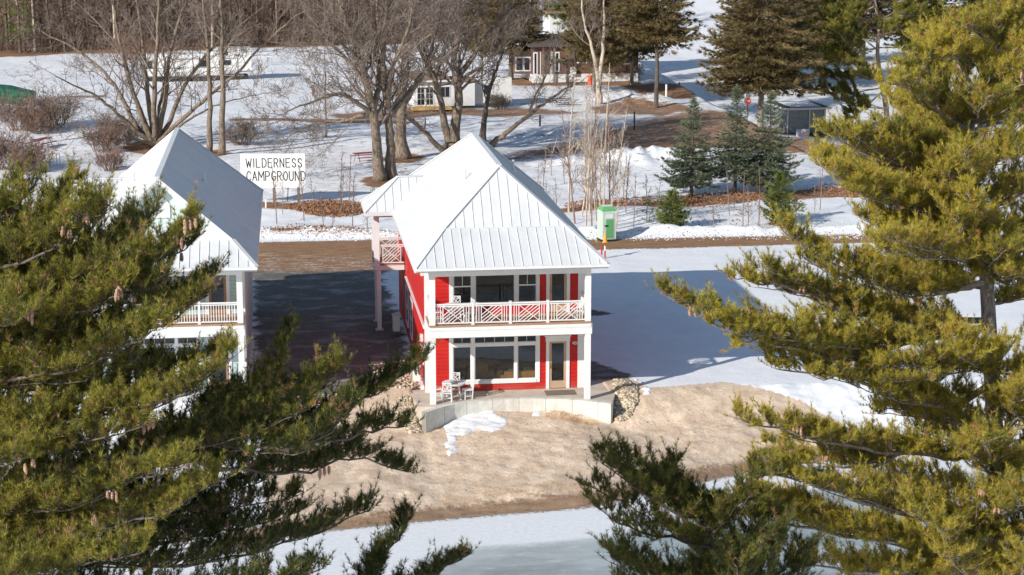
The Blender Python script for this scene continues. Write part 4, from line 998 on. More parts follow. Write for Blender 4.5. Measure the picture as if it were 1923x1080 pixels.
# ---------------- right white pine
DR = 50.0
def right_pine():
    tips = []; wood = MB(); tf = Needles()
    base = AD(1868, 1080, DR); ground = gh(base.x+.3, base.y)
    tp = [Vector((base.x+.25, base.y+.3, ground-.2)), Vector((base.x+.15, base.y+.1, 2.5)), base, AD(1872, 900, DR), AD(1862, 700, DR), AD(1852, 520, DR), AD(1838, 390, DR), AD(1820, 290, DR), AD(1830, 200, DR), AD(1850, 110, DR), AD(1868, 35, DR)]
    P = spline(tp, 3); n = len(P); wood.tube(P, [max(.03, .29*(1-i/(n-1))**.75) for i in range(n)], 12)
    O = lambda *a: a
    limbs = [
     ([(1866, 60, 0), (1880, 30, .3), (1900, 12, .6)], .8), ([(1862, 80, 0), (1830, 55, -.5), (1800, 50, -1)], .8), ([(1856, 120, 0), (1800, 100, -.7), (1750, 85, -1.2)], 1.0),
     ([(1860, 100, 0), (1890, 80, .8), (1923, 50, 1.2)], 1.0), ([(1840, 170, 0), (1790, 150, .8), (1735, 120, 1.8)], 1.0), ([(1835, 180, 0), (1890, 160, -.8), (1940, 130, -1.6)], 1.1),
     ([(1824, 250, 0), (1770, 200, -1), (1720, 150, -2), (1700, 130, -2.3)], 1.1), ([(1825, 250, 0), (1880, 230, 1), (1950, 200, 2)], 1.2), ([(1826, 230, 0), (1840, 210, -1.5), (1860, 180, -2.6)], 1.0),
     ([(1822, 300, 0), (1760, 260, .5), (1700, 220, 1.5), (1685, 200, 1.7)], 1.1), ([(1822, 310, 0), (1740, 290, -1), (1660, 250, -2.4)], 1.2), ([(1824, 310, 0), (1860, 300, -1.4), (1910, 270, -2.5)], 1.1),
     ([(1834, 370, 0), (1760, 340, -1), (1670, 310, -2), (1590, 270, -2.8), (1550, 250, -3)], 1.25), ([(1836, 380, 0), (1740, 370, 1), (1640, 335, 2), (1560, 300, 2.6)], 1.2),
     ([(1838, 400, 0), (1760, 395, -1.5), (1660, 375, -3), (1580, 340, -4), (1535, 300, -4.3)], 1.1), ([(1840, 400, 0), (1900, 370, -1), (1970, 330, -2)], 1.3), ([(1835, 350, 0), (1810, 350, -2), (1780, 330, -3.2)], 1.1),
     ([(1846, 460, 0), (1770, 450, -.8), (1690, 440, -1.8), (1640, 400, -2.5)], 1.1), ([(1845, 450, 0), (1830, 440, -2.2), (1790, 410, -3.6)], 1.2), ([(1850, 480, 0), (1910, 460, .8), (1980, 420, 1.5)], 1.3),
     ([(1852, 530, 0), (1780, 545, -1), (1700, 545, -2), (1600, 510, -3.2), (1520, 470, -3.9), (1465, 430, -4.4)], 1.0), ([(1853, 540, 0), (1780, 530, 1), (1700, 520, 2), (1640, 490, 2.4)], 1.1), ([(1850, 520, 0), (1860, 500, -2), (1890, 470, -3.4)], 1.2),
     ([(1858, 610, 0), (1780, 630, -1), (1700, 640, -2), (1600, 640, -3), (1500, 625, -4), (1400, 610, -4.6), (1320, 585, -5), (1240, 550, -5.4)], 1.15), ([(1858, 600, 0), (1780, 600, .3), (1680, 590, .6), (1560, 560, .8), (1480, 540, 1)], 1.15),
     ([(1700, 600, -1.2), (1600, 585, -2.4), (1500, 545, -3.2), (1420, 530, -3.8), (1385, 525, -4)], .9), ([(1700, 640, -2), (1600, 670, -3.3), (1500, 660, -4.4), (1420, 640, -5), (1380, 650, -5)], .9),
     ([(1862, 720, 0), (1790, 760, -1), (1700, 750, -2), (1620, 720, -3), (1540, 700, -3.8), (1450, 690, -4.4)], 1.0), ([(1862, 700, 0), (1930, 690, 0), (1990, 660, 0)], 1.3), ([(1860, 700, 0), (1840, 690, -2), (1800, 670, -3.6)], 1.3),
     ([(1866, 800, 0), (1790, 790, -.6), (1700, 770, -1.2), (1640, 760, -1.6)], 1.0), ([(1868, 840, 0), (1800, 860, -1), (1700, 850, -2), (1600, 840, -3), (1500, 815, -3.8), (1380, 785, -4.5)], .95), ([(1866, 820, 0), (1920, 800, -1), (1980, 770, -2)], 1.4),
     ([(1872, 900, 0), (1850, 880, -2), (1820, 850, -3.8)], 1.4), ([(1872, 960, 0), (1800, 980, -1), (1700, 965, -2), (1600, 935, -3), (1500, 900, -3.8), (1400, 885, -4.4)], 1.3), ([(1872, 940, 0), (1780, 925, 1), (1680, 905, 2), (1600, 880, 2.5)], 1.1),
     ([(1870, 1010, 0), (1800, 1000, -2), (1720, 960, -4)], 1.5), ([(1868, 1060, 0), (1800, 1090, -1), (1700, 1080, -2), (1600, 1075, -3), (1480, 1050, -4)], 1.2), ([(1870, 1020, 0), (1930, 1000, -1), (1990, 960, -2)], 1.5),
     ([(1868, 1100, 0), (1820, 1080, -2.2), (1780, 1040, -4)], 1.5), ([(1868, 1120, 0), (1900, 1100, -2.2), (1930, 1060, -4)], 1.5),
     ([(1868, 1090, 0), (1780, 1060, -1), (1680, 1020, -2), (1560, 1000, -2.6), (1430, 975, -3), (1290, 950, -3.4)], .9), ([(1600, 1000, -2.4), (1500, 960, -2.8), (1420, 930, -3)], .8),
     ([(1832, 350, 0), (1790, 330, 1), (1730, 320, 1.6)], 1.3), ([(1845, 440, 0), (1760, 420, 1.6), (1690, 400, 2.4)], 1.3), ([(1850, 500, 0), (1880, 520, -1.5), (1920, 520, -2.6)], 1.4), ([(1856, 570, 0), (1900, 560, .5), (1960, 540, 1)], 1.3), ([(1850, 500, 0), (1790, 490, -2), (1720, 480, -3.5), (1650, 470, -4.2)], 1.3),
     ([(1862, 680, 0), (1800, 690, -2), (1730, 690, -3.4), (1660, 690, -4)], 1.2), ([(1866, 770, 0), (1900, 760, -2), (1940, 740, -3.5)], 1.4), ([(1868, 860, 0), (1800, 830, 1.5), (1720, 810, 2.6)], 1.3), ([(1870, 900, 0), (1920, 880, 1), (1980, 850, 2)], 1.4), ([(1872, 980, 0), (1900, 960, -3), (1930, 940, -4.6)], 1.4),
     ([(1870, 1040, 0), (1780, 1040, 1), (1690, 1010, 2), (1620, 990, 2.4)], 1.2), ([(1815, 290, 0), (1790, 250, 2), (1760, 200, 3)], 1.1), ([(1845, 150, 0), (1900, 120, 2), (1950, 90, 3)], 1.2), ([(1700, 640, -2), (1620, 600, -1.4), (1540, 590, -1)], .9), ([(1700, 850, -2), (1620, 880, -1.4), (1540, 870, -1), (1440, 860, -1)], .8)]
    for lb, sec in limbs:
        tn = rng.uniform(.5, .8)
        pine_limb(wood, tf, PL(lb, DR), .09 if len(lb) > 4 else .05, sec, .2 if len(lb) > 4 else .12, .13, .145, tn, tips=tips)
        for c in range(2):
            dx, dy, dz = rng.uniform(-35, 35), rng.uniform(-55, 30), rng.uniform(-1.6, 1.6)
            m_ = len(lb)-1; l2 = [(x+dx*k/m_, y+dy*k/m_, z+dz*k/m_) for k, (x, y, z) in enumerate(lb)]
            if len(lb) > 4: l2 = l2[:-1]
            pine_limb(wood, tf, PL(l2, DR), .035, sec*.8, .15, .19, .145, tn+rng.uniform(-.15, .15), tips=None)
    r = empty('pine_tree', tp[0], 0, 'tall yellow-green white pine filling the right edge of the view', 'pine tree')
    def rel(o): o.location = -r.location
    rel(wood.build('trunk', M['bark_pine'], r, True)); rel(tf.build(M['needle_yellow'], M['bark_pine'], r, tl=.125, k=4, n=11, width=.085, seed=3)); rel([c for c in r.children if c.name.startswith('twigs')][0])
    k = len(CONES); t2 = [p-Vector(tp[0]) for p in tips]; put_cones(r, t2, 40); return len(tf.r)
nR = right_pine()

# ---------------- darker pine reaching in at the bottom right of centre
def low_pine():
    wood = MB(); tf = Needles(); tips = []; D = 44.0
    b = AD(1500, 1500, D); g = gh(b.x, b.y)
    tp = [Vector((b.x, b.y+.5, g-.2)), AD(1490, 1400, D), AD(1450, 1250, D), AD(1400, 1130, D), AD(1350, 1040, D), AD(1300, 960, D)]
    P = spline(tp, 3); n = len(P); wood.tube(P, [max(.03, .24*(1-i/(n-1))**.7) for i in range(n)], 10)
    for lb, sec in [([(1320, 1000, 0), (1260, 960, -.5), (1190, 910, -1), (1130, 870, -1.2)], .9), ([(1340, 1030, 0), (1260, 1010, -.3), (1180, 990, -.6), (1120, 950, -.8)], .95), ([(1380, 1100, 0), (1300, 1090, -.8), (1210, 1070, -1.2), (1140, 1030, -1.5)], 1.0),
                    ([(1330, 1000, 0), (1290, 950, 1), (1240, 900, 1.6)], .8), ([(1340, 1030, 0), (1340, 980, .8), (1350, 950, 1.2)], .7), ([(1420, 1180, 0), (1330, 1150, -1), (1240, 1130, -1.8), (1160, 1100, -2)], 1.1),
                    ([(1400, 1150, 0), (1350, 1080, 1.2), (1300, 1020, 2)], 1.0), ([(1300, 960, 0), (1270, 930, .2), (1250, 890, .4)], .7), ([(1380, 1100, 0), (1430, 1060, -.5), (1480, 1010, -1)], 1.0), ([(1360, 1070, 0), (1400, 1020, .4), (1450, 960, .8)], 1.0), ([(1400, 1150, 0), (1450, 1110, .6), (1520, 1060, 1)], 1.0), ([(1330, 1010, 0), (1370, 970, -.6), (1410, 930, -1)], .8), ([(1300, 960, 0), (1220, 930, .5), (1170, 890, .8)], .7), ([(1440, 1220, 0), (1400, 1120, -1.8), (1380, 1060, -2.6)], 1.1)]:
        pine_limb(wood, tf, PL(lb, D), .05, sec, .1, .12, .15, rng.uniform(.15, .5))
        l2 = [(x+rng.uniform(-12, 12)*k, y-18+rng.uniform(-12, 12)*k, z+rng.uniform(-.3, .3)*k) for k, (x, y, z) in enumerate(lb)]
        pine_limb(wood, tf, PL(l2, D), .03, sec*.9, .1, .17, .15, rng.uniform(.05, .3))
    r = empty('pine_tree', tp[0], 0, 'dark green pine top rising over the lake ice right of centre', 'pine tree')
    wood.build('trunk', M['bark_dark'], r, True); tf.build(M['needle_mid'], M['bark_dark'], r, tl=.125, k=4, n=11, width=.08, seed=9)
    for o in r.children: o.location = -r.location
low_pine()

# ---------------- left white pine
DL = 36.0
def left_pine():
    tips = []; wood = MB(); tf = Needles()
    X0 = -150
    b = AD(X0, 1000, DL); g = gh(b.x, b.y)
    tp = [Vector((b.x-.2, b.y, g-.2)), Vector((b.x-.1, b.y, 5)), b, AD(X0, 800, DL), AD(X0+20, 600, DL), AD(X0+30, 430, DL), AD(X0+40, 250, DL), AD(X0+40, 120, DL)]
    P = spline(tp, 3); n = len(P); wood.tube(P, [max(.04, .34*(1-i/(n-1))**.75) for i in range(n)], 12)
    limbs = [
     ([(-110, 470, 0), (-50, 440, -.3), (20, 400, -.5), (70, 340, -.7)], .8, .5), ([(-115, 500, 0), (0, 470, .6), (90, 420, 1), (130, 350, 1.2), (150, 340, 1.3)], .8, .5), ([(-120, 520, 0), (20, 500, -1), (120, 460, -1.8), (160, 390, -2.2)], .9, .55),
     ([(-120, 560, 0), (20, 540, 0), (130, 510, 0), (220, 460, 0), (250, 400, .1)], .9, .45), ([(-120, 600, 0), (30, 570, -1), (140, 540, -1.6), (260, 500, -2.2), (330, 450, -2.5), (362, 415, -2.7)], .95, .5),
     ([(-120, 600, 0), (60, 590, 1), (200, 560, 1.6), (310, 500, 2), (375, 440, 2.3)], .8, .3), ([(-130, 640, 0), (30, 620, -1.6), (150, 590, -2.4), (240, 540, -2.9)], 1.0, .6),
     ([(-130, 660, 0), (60, 640, 0), (200, 620, 0), (320, 570, 0), (395, 520, 0)], .85, .2), ([(-130, 700, 0), (60, 680, -1), (200, 650, -1.6), (300, 610, -2), (390, 555, -2.4)], .85, .5),
     ([(-130, 740, 0), (40, 710, -2), (160, 690, -3), (260, 640, -3.6), (300, 610, -3.8)], 1.0, .55),
     ([(-130, 800, 0), (0, 780, .5), (120, 760, 1), (250, 730, 1.3), (360, 690, 1.6), (420, 655, 1.8)], .9, .5), ([(-130, 800, 0), (20, 800, -1.5), (150, 790, -2.4), (280, 760, -3), (380, 720, -3.4), (440, 670, -3.6)], .9, .6),
     ([(-140, 960, 0), (0, 925, 0), (110, 890, 0), (250, 850, 0), (350, 815, 0), (450, 770, 0), (520, 700, 0), (545, 630, 0)], 1.0, .45), ([(200, 865, 0), (350, 830, -.8), (480, 790, -1.2), (590, 730, -1.5), (640, 690, -1.6)], .95, .4),
     ([(300, 832, 0), (450, 800, .6), (580, 790, 1), (690, 750, 1.2), (760, 700, 1.3), (792, 680, 1.3)], .85, .1), ([(450, 800, .6), (580, 830, .4), (680, 815, .2), (765, 800, 0)], .8, .08), ([(250, 850, 0), (420, 880, .3), (560, 890, .6), (660, 860, .8), (762, 885, 1)], .75, .05),
     ([(350, 815, 0), (480, 840, -1.6), (600, 830, -2.2), (660, 770, -2.5)], 1.0, .2), ([(350, 815, 0), (450, 760, 1.2), (560, 740, 1.8), (620, 700, 2)], .9, .15),
     ([(-140, 960, 0), (0, 960, -2), (120, 950, -3), (230, 910, -3.6), (330, 880, -4)], 1.0, .6), ([(-140, 1040, 0), (0, 1020, -1.4), (150, 1000, -2.4), (280, 970, -3), (380, 920, -3.5), (420, 900, -3.6)], 1.05, .6),
     ([(-140, 1080, 0), (40, 1060, -2.4), (160, 1060, -3.6), (260, 1040, -4.4)], 1.1, .6), ([(-140, 1000, 0), (60, 990, .8), (250, 980, 1.3), (420, 960, 1.7), (560, 930, 2)], 1.1, .1),
     ([(-100, 1080, 0), (150, 1060, .8), (350, 1060, 1.2), (500, 1030, 1.5), (620, 990, 1.7), (690, 960, 1.8)], 1.1, .1), ([(-100, 1140, 0), (150, 1130, -.5), (350, 1130, -.8), (480, 1100, -1), (600, 1070, -1.2)], 1.1, .15),
     ([(100, 890, 0), (250, 920, 1.4), (400, 930, 2), (500, 900, 2.4)], 1.0, .1), ([(150, 1060, .8), (300, 1020, 2), (450, 990, 2.8), (560, 960, 3.2)], 1.0, .1), ([(-130, 700, 0), (50, 730, 1.8), (200, 720, 2.6), (300, 680, 3)], .9, .15), ([(-130, 850, 0), (30, 840, -1.8), (170, 830, -2.6), (270, 800, -3)], 1.0, .6),
     ([(-130, 600, 0), (-40, 600, -2.4), (60, 580, -3.8)], 1.1, .55), ([(-130, 880, 0), (-40, 880, -2.4), (60, 860, -4)], 1.1, .6), ([(-130, 1060, 0), (-50, 1080, -2.4), (50, 1090, -4)], 1.2, .6)]
    for lb, sec, tone in limbs: pine_limb(wood, tf, PL(lb, DL), .12 if len(lb) > 6 else .055, sec*.85, .16 if len(lb) > 6 else .12, .11, .14, tone, tips=tips, lift=.5)
    for lb in ([(-100, 440, 1), (-20, 400, 1.2), (30, 350, 1.3)], [(-60, 480, .5), (60, 430, .2), (110, 370, 0)], [(20, 470, -.8), (100, 420, -1.2), (200, 400, -1.4)], [(60, 520, .6), (160, 450, 1), (200, 380, 1.2)], [(100, 540, -.4), (220, 480, -.6), (290, 410, -.7)], [(-80, 560, 1.5), (80, 520, 2.4), (180, 500, 3)], [(100, 600, -1.2), (200, 560, -2), (310, 530, -2.6)], [(60, 640, 1.2), (180, 590, 2), (280, 560, 2.5)], [(-60, 760, 1), (80, 740, 2), (180, 740, 3)], [(-80, 920, 1.5), (60, 900, 2.5), (160, 900, 3.4)], [(100, 900, .5), (260, 880, .9), (400, 860, 1.3)], [(-60, 1000, 1.5), (80, 1000, 2.5), (220, 1000, 3.5)]):
        pine_limb(wood, tf, PL(lb, DL), .04, 1.0, .12, .12, .14, rng.uniform(.35, .65), tips=tips, lift=.5)
    for lb, sec, tone in limbs:
        m_ = len(lb)-1; dx, dy, dz = rng.uniform(-50, 0), rng.uniform(-10, 55), rng.uniform(-1.4, 1.4)
        l2 = [(x+dx*k/m_, y+dy*k/m_, z+dz*k/m_) for k, (x, y, z) in enumerate(lb)][:max(3, m_)]
        pine_limb(wood, tf, PL(l2, DL), .03, sec*.9, .15, .14, .14, tone-.1, lift=.5)
    r = empty('pine_tree', tp[0], 0, 'large cone-laden pine whose limbs sweep in from the left edge', 'pine tree')
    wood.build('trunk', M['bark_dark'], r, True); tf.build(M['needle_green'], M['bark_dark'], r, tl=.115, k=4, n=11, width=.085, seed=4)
    for o in r.children: o.location = -r.location
    tips = [p for p in tips if True]; put_cones(r, [p-Vector(tp[0]) for p in tips], 95)
left_pine()
# a smaller pine whose top sprigs show at the bottom edge
def sprig_pine():
    wood = MB(); tf = Needles(); D = 38.0
    b = AD(640, 1700, D); g = gh(b.x, b.y)
    tp = [Vector((b.x, b.y, g-.2)), AD(640, 1500, D), AD(650, 1300, D), AD(660, 1180, D), AD(680, 1100, D)]
    P = spline(tp, 3); n = len(P); wood.tube(P, [max(.02, .2*(1-i/(n-1))**.7) for i in range(n)], 10)
    for lb, sec in [([(670, 1140, 0), (710, 1070, 0), (745, 1010, .1), (768, 965, .2)], .3), ([(665, 1180, 0), (740, 1130, -.2), (800, 1090, -.3), (868, 1050, -.4)], .5), ([(660, 1160, 0), (690, 1100, .2), (700, 1045, .3)], .45), ([(655, 1250, 0), (600, 1180, .4), (550, 1100, .8)], .8), ([(655, 1250, 0), (740, 1180, -.8), (800, 1120, -1.2)], .6), ([(650, 1300, 0), (560, 1230, 0), (480, 1130, .3)], .9)]:
        pine_limb(wood, tf, PL(lb, D), .035, sec, .1, .09, .145, .05, lift=.5)
    r = empty('pine_tree', tp[0], 0, 'small dark pine with thin leader sprigs at the bottom edge over the ice', 'pine tree')
    wood.build('trunk', M['bark_dark'], r, True); tf.build(M['needle_green'], M['bark_dark'], r, tl=.125, k=4, n=11, width=.08, seed=12)
    for o in r.children: o.location = -r.location
sprig_pine()
for c in CONES: bpy.data.objects.remove(c)

# ------------------------------------------------------------------ bare broadleaf trees
Quat = __import__('mathutils').Quaternion
def grow(mb, p, d, L, r, lev, maxlev, nk=6, up=.05, wob=.16, ratio=.55, spread=.8, rmin=.012, tw=None):
    if lev >= maxlev-1 and tw is not None: tw.add(p, d.normalized(), L, max(rmin, r)); return
    n = max(3, min(7, int(L/.5)+2)); pts = [p]; rs = [r]; q = p; d = d.normalized()
    for i in range(n):
        d = (d+rv(wob)+Vector((0, 0, up))).normalized(); q = q+d*(L/n); pts.append(q); rs.append(max(rmin, r*(1-.7*(i+1)/n)))
    mb.tube(pts, rs, 6 if r > .08 else (4 if r > .03 else 3), False)
    if lev >= maxlev: return
    k = max(2, int(nk*(1 if lev else 1.3)*rng.uniform(.8, 1.2)))
    for j in range(k):
        f = .2+.78*(j+rng.random())/k; i = min(int(f*n), n-1); a = pts[i].lerp(pts[i+1], f*n-i); dr = (pts[i+1]-pts[i]).normalized()
        o = dr.orthogonal().normalized(); o.rotate(Quat(dr, rng.uniform(0, 6.28)))
        nd = (dr*math.cos(spread)+o*math.sin(spread)*rng.uniform(.7, 1.2)).normalized()
        grow(mb, a, nd, L*ratio*(1.15-.5*f)*rng.uniform(.7, 1.25), max(rmin, rs[i]*.55), lev+1, maxlev, nk, up, wob, ratio, spread, rmin, tw)

def stems_tree(name, base, stems, label, cat='bare tree', mat='bark', group=None, lev=3, nk=6, r0=.3, L1=3.2, up=.05, start=.25, gap=.75, twmat=None, flare=1.5):
    """stems: world polylines from the base outwards; limbs grow off them"""
    mb = MB(); tw = MB(); TT = Twigs(); base = Vector(base)
    for st in stems:
        pts, ra = st[0], st[1]; P = spline(pts, 5); L = along(P); T = L[-1]
        for i in range(1, len(P)-1): P[i] = P[i]+rv(.07)
        mb.tube([p-base for p in P], [max(.02, ra*((1-.82*l/T))*(1+(flare-1)*math.exp(-l/.7))) for l in L], 9)
        s = T*start+rng.random()*gap
        while s < T:
            f = s/T; p, d = sample(P, L, s); o = d.orthogonal().normalized(); o.rotate(__import__('mathutils').Quaternion(d, rng.uniform(0, 6.28)))
            rr = ra*(1-.82*f)
            grow(tw, p-base, d*.6+o*rng.uniform(.6, 1.0)+Vector((0, 0, .15)), L1*rng.uniform(.6, 1.55)*(1.15-.45*f), max(.02, rr*.42), 1, lev, nk+2, up, tw=TT)
            s += gap*rng.uniform(.5, 1.5)
        grow(tw, P[-1]-base, (P[-1]-P[-2]), L1*.7, .03, 1, lev, nk+2, up, tw=TT)
    r = empty(name, base, 0, label, cat, group)
    mb.build('trunk', M[mat], r, True); TT.build('crown', M[twmat or ('fine_twig' if mat != 'bark_dark' else mat)], r, 5, 2, rmin=.012, mb=tw, seed=rng.randint(1, 999))
    return r

def ST(pxs, d0, Y0=None):
    """stem polyline: (px, py, dy) at distance y = Y0+dy"""
    return [AY(x, y, Y0+dy) for x, y, dy in pxs]
def at_base(px, py): p = GH(px, py); return p

b = at_base(292, 276); Y = b.y
S_ = lambda l, r: ([b]+ST(l, 0, Y), r)
stems_tree('bare_tree', b, [S_([(250, 240, 0), (200, 195, -1), (150, 165, -2), (100, 140, -3)], .22), S_([(255, 262, -1), (215, 262, -2), (170, 256, -3), (130, 262, -4)], .16), S_([(255, 235, 1), (215, 160, 2), (160, 105, 3), (80, 60, 4)], .24),
    S_([(262, 210, 0), (235, 120, 0), (215, 20, 0), (200, -60, 0)], .26), S_([(280, 190, 1), (268, 90, 1), (255, -20, 1), (250, -80, 1)], .26), S_([(290, 180, -1), (296, 80, -1), (300, -30, -1), (302, -90, -1)], .28),
    S_([(308, 200, 0), (318, 110, 0), (340, 20, 1), (352, -60, 1)], .27), S_([(320, 225, 1), (352, 150, 2), (410, 80, 3), (500, 10, 4)], .24), S_([(325, 240, -1), (380, 190, -2), (440, 140, -3), (520, 60, -4), (570, 20, -5)], .22),
    S_([(335, 240, 0), (390, 205, 1), (450, 185, 1), (500, 175, 2)], .13), S_([(272, 225, 2), (250, 170, 3), (225, 90, 4), (160, 20, 5)], .2), S_([(300, 200, 2), (310, 130, 3), (300, 60, 4), (290, -30, 5)], .2)],
    'huge bare many-stemmed tree fanning out behind the pale green house', L1=3.2, gap=.85, nk=3)
for (x, y, pts, ra, lab) in ((392, 287, [(394, 180, 0), (388, 80, 0), (380, -30, 0), (378, -100, 0)], .25, 'straight bare trunk left of its twin behind the pale green roof'), (416, 291, [(418, 170, 0), (417, 70, 0), (412, -30, 0), (410, -100, 0)], .29, 'thicker straight bare trunk right of its twin near the campground sign')):
    b = at_base(x, y); stems_tree('bare_tree', b, [([b]+ST(pts, 0, b.y), ra)], lab, start=.45, gap=.7, L1=3, flare=1.25)
b = at_base(713, 338); Y = b.y
stems_tree('bare_tree', b, [S_([(706, 262, 0), (702, 215, 0), (690, 160, 0), (668, 90, 0), (640, 10, 0), (630, -60, 0)], .43), ([AY(703, 225, Y)]+ST([(693, 209, -.3), (662, 187, -1), (636, 175, -1.6), (609, 183, -2.2), (564, 199, -3), (530, 215, -3.5)], 0, Y), .2), ([AY(702, 222, Y)]+ST([(690, 214, .5), (644, 228, 1), (604, 230, 1.6), (560, 245, 2), (535, 262, 2)], 0, Y), .16), ([AY(700, 210, Y)]+ST([(712, 150, 1), (706, 60, 2), (700, -30, 2)], 0, Y), .24), ([AY(690, 165, Y)]+ST([(660, 120, 0), (610, 70, 0), (570, 10, 0)], 0, Y), .18)],
    'bare old maple with long low limbs reaching left towards the sign', L1=3.3, gap=.55, nk=6, start=.22, r0=.4)
b = at_base(735, 335); Y = b.y
stems_tree('bare_tree', b, [S_([(733, 262, 0), (728, 205, 0), (720, 130, 0), (722, 50, 0), (735, -50, 0)], .4), ([AY(730, 215, Y)]+ST([(755, 190, 1), (790, 150, 1.5), (820, 90, 2), (850, 20, 2)], 0, Y), .24), ([AY(727, 200, Y)]+ST([(735, 130, -1), (765, 60, -1.5), (780, -20, -2)], 0, Y), .22)],
    'bare maple standing close beside the low-limbed maple behind the red house', L1=3.2, gap=.6, start=.35)
b = at_base(757, 298); Y = b.y
stems_tree('bare_tree', b, [S_([(752, 240, 0), (757, 180, 0), (762, 110, 0), (770, 20, 0), (775, -60, 0)], .5), ([AY(755, 200, Y)]+ST([(785, 150, 1), (800, 130, 1), (815, 70, 2), (835, 0, 2)], 0, Y), .28), ([AY(755, 205, Y)]+ST([(735, 150, 1), (700, 100, 1), (660, 50, 2)], 0, Y), .22)],
    'bare maple with the thickest trunk in a ring of fallen needles', L1=3.4, gap=.6, start=.35)
b = at_base(850, 280); Y = b.y
stems_tree('bare_tree', b, [S_([(835, 230, 0), (826, 180, 0), (812, 140, 0), (795, 110, 0), (778, 60, 0), (770, 0, 0)], .36), S_([(856, 230, 0), (862, 180, 0), (852, 110, 0), (866, 50, 0), (862, -40, 0)], .48), S_([(830, 283, -1), (795, 245, -1.5), (750, 212, -2), (700, 195, -2.6), (650, 185, -3)], .26), ([AY(858, 150, Y)]+ST([(885, 110, 1), (905, 80, 1), (935, 40, 2), (985, 10, 2)], 0, Y), .26), ([AY(860, 160, Y)]+ST([(880, 140, -1), (910, 120, -1.5), (950, 85, -2)], 0, Y), .18), ([AY(815, 145, Y)]+ST([(840, 70, 1), (825, 0, 1)], 0, Y), .2)],
    'big bare forked tree rising directly behind the red house ridge', L1=3.5, gap=.55, start=.3)
b = at_base(906, 266); Y = b.y
stems_tree('bare_tree', b, [S_([(912, 215, 0), (922, 160, 0), (940, 110, 0), (955, 60, 0)], .27)], 'dark slender bare tree right of the red house ridge', L1=2.6, gap=.7, mat='bark_dark', start=.35)
b = at_base(916, 276); Y = b.y
stems_tree('bare_tree', b, [S_([(950, 250, -.3), (985, 222, -.6), (1020, 195, -1), (1055, 172, -1), (1095, 150, -1)], .25), ([AY(990, 220, Y-.6)]+ST([(1010, 170, 0), (1030, 130, 0), (1045, 90, 0)], 0, Y), .12)], 'leaning bare tree whose stem slants up to the right of the roof', L1=2.4, gap=.7, start=.3)
b = at_base(1125, 196)
stems_tree('bare_tree', b, [([b]+ST([(1123, 150, 0), (1112, 90, 0), (1095, 30, 0), (1090, -40, 0)], 0, b.y), .26), ([b]+ST([(1127, 150, 0), (1133, 80, 0), (1135, 0, 0), (1138, -50, 0)], 0, b.y), .27)], 'pale double-stemmed bare tree in front of the brown house', L1=2.6, gap=.9, mat='birch', start=.35)
b = at_base(612, 257)
stems_tree('bare_tree', b, [([b]+ST([(612, 190, 0), (611, 120, 0), (608, 60, 0)], 0, b.y), .10)], 'thin young bare tree alone in the snow left of the maples', L1=1.5, gap=.5, lev=2, flare=1.1)

# ---------------- saplings (birch clump right of the red house, and along the bank)
def sapling(h, lean, mat, nb, label):
    tw = MB(); TT = Twigs(); mb = MB(); d = Vector((lean[0], lean[1], 1)).normalized(); pts = [Vector((0, 0, -.1))]; n = 8
    for i in range(n): d = (d+rv(.035)).normalized(); pts.append(pts[-1]+d*(h/n))
    rs = [.052*h/7*(1-.8*i/n)+.008 for i in range(n+1)]
    mb.tube(pts, rs, 5)
    for k in range(nb):
        f = .25+.72*k/nb; i = min(int(f*n), n-1); a = pts[i].lerp(pts[i+1], f*n-i); an = rng.uniform(0, 6.28)
        grow(tw, a, Vector((math.cos(an)*.55, math.sin(an)*.55, .85)), h*.22*rng.uniform(.5, 1.2)*(1.2-f), rs[i]*.5, 2, 3, 4, .08, .12, .5, .6, .007, tw=TT)
    r = empty('sapling', (0, 0, 0), 0, label, 'sapling'); mb.build('trunk', M[mat], r); TT.build('crown', M[mat], r, 5, 2, rmin=.006, mb=tw); return r
clump = [(1068, 398), (1080, 420), (1092, 408), (1100, 428), (1107, 402), (1112, 436), (1120, 415), (1128, 431), (1134, 405), (1142, 425), (1150, 408), (1158, 430), (1098, 385), (1122, 392), (1146, 395)]
sv = [sapling(10, (.02, 0), 'birch', 20, 'x'), sapling(8, (-.12, 0), 'red_twig', 18, 'x'), sapling(7.5, (.13, .05), 'birch', 16, 'x'), sapling(9, (.06, 0), 'birch', 18, 'x')]
lb1 = 'thin pale birch sapling in the clump beside the green portable toilet'
for i, (x, y) in enumerate(clump):
    p = GH(x, y); o = sv[i % 4]
    if i < 4: o.location = p; o['label'] = lb1; o['group'] = 'saplings in the clump by the portable toilet'
    else: o = dup(o, p, rng.uniform(0, 6.28), rng.uniform(.75, 1.1), lb1, 'saplings in the clump by the portable toilet')
small = [sapling(3.0, (.05, 0), 'red_twig', 9, 'x'), sapling(2.4, (-.1, 0), 'bark_twig', 9, 'x')]
lb2 = 'leafless knee-thin shoot growing on the snowy bank behind the road'
sp = [(531, 402), (608, 430), (571, 415), (640, 405), (662, 425), (590, 402), (625, 440), (700, 395), (655, 398), (560, 392), (1395, 430), (1405, 436), (1340, 437), (1370, 405), (1425, 428), (1530, 400), (1540, 395), (1215, 415), (1190, 428), (1235, 398), (1010, 380), (1030, 402), (1045, 420), (1000, 415), (137, 335), (95, 318), (278, 335), (690, 440), (640, 385), (540, 378), (520, 420), (1020, 350), (1035, 330), (1060, 345), (1170, 380), (1180, 350), (1175, 400)]
for i, (x, y) in enumerate(sp):
    p = GH(x, y); o = small[i % 2]
    if i < 2: o.location = p; o['label'] = lb2; o['group'] = 'shoots on the snowy bank'
    else: o = dup(o, p, rng.uniform(0, 6.28), rng.uniform(.7, 1.5), lb2, 'shoots on the snowy bank')

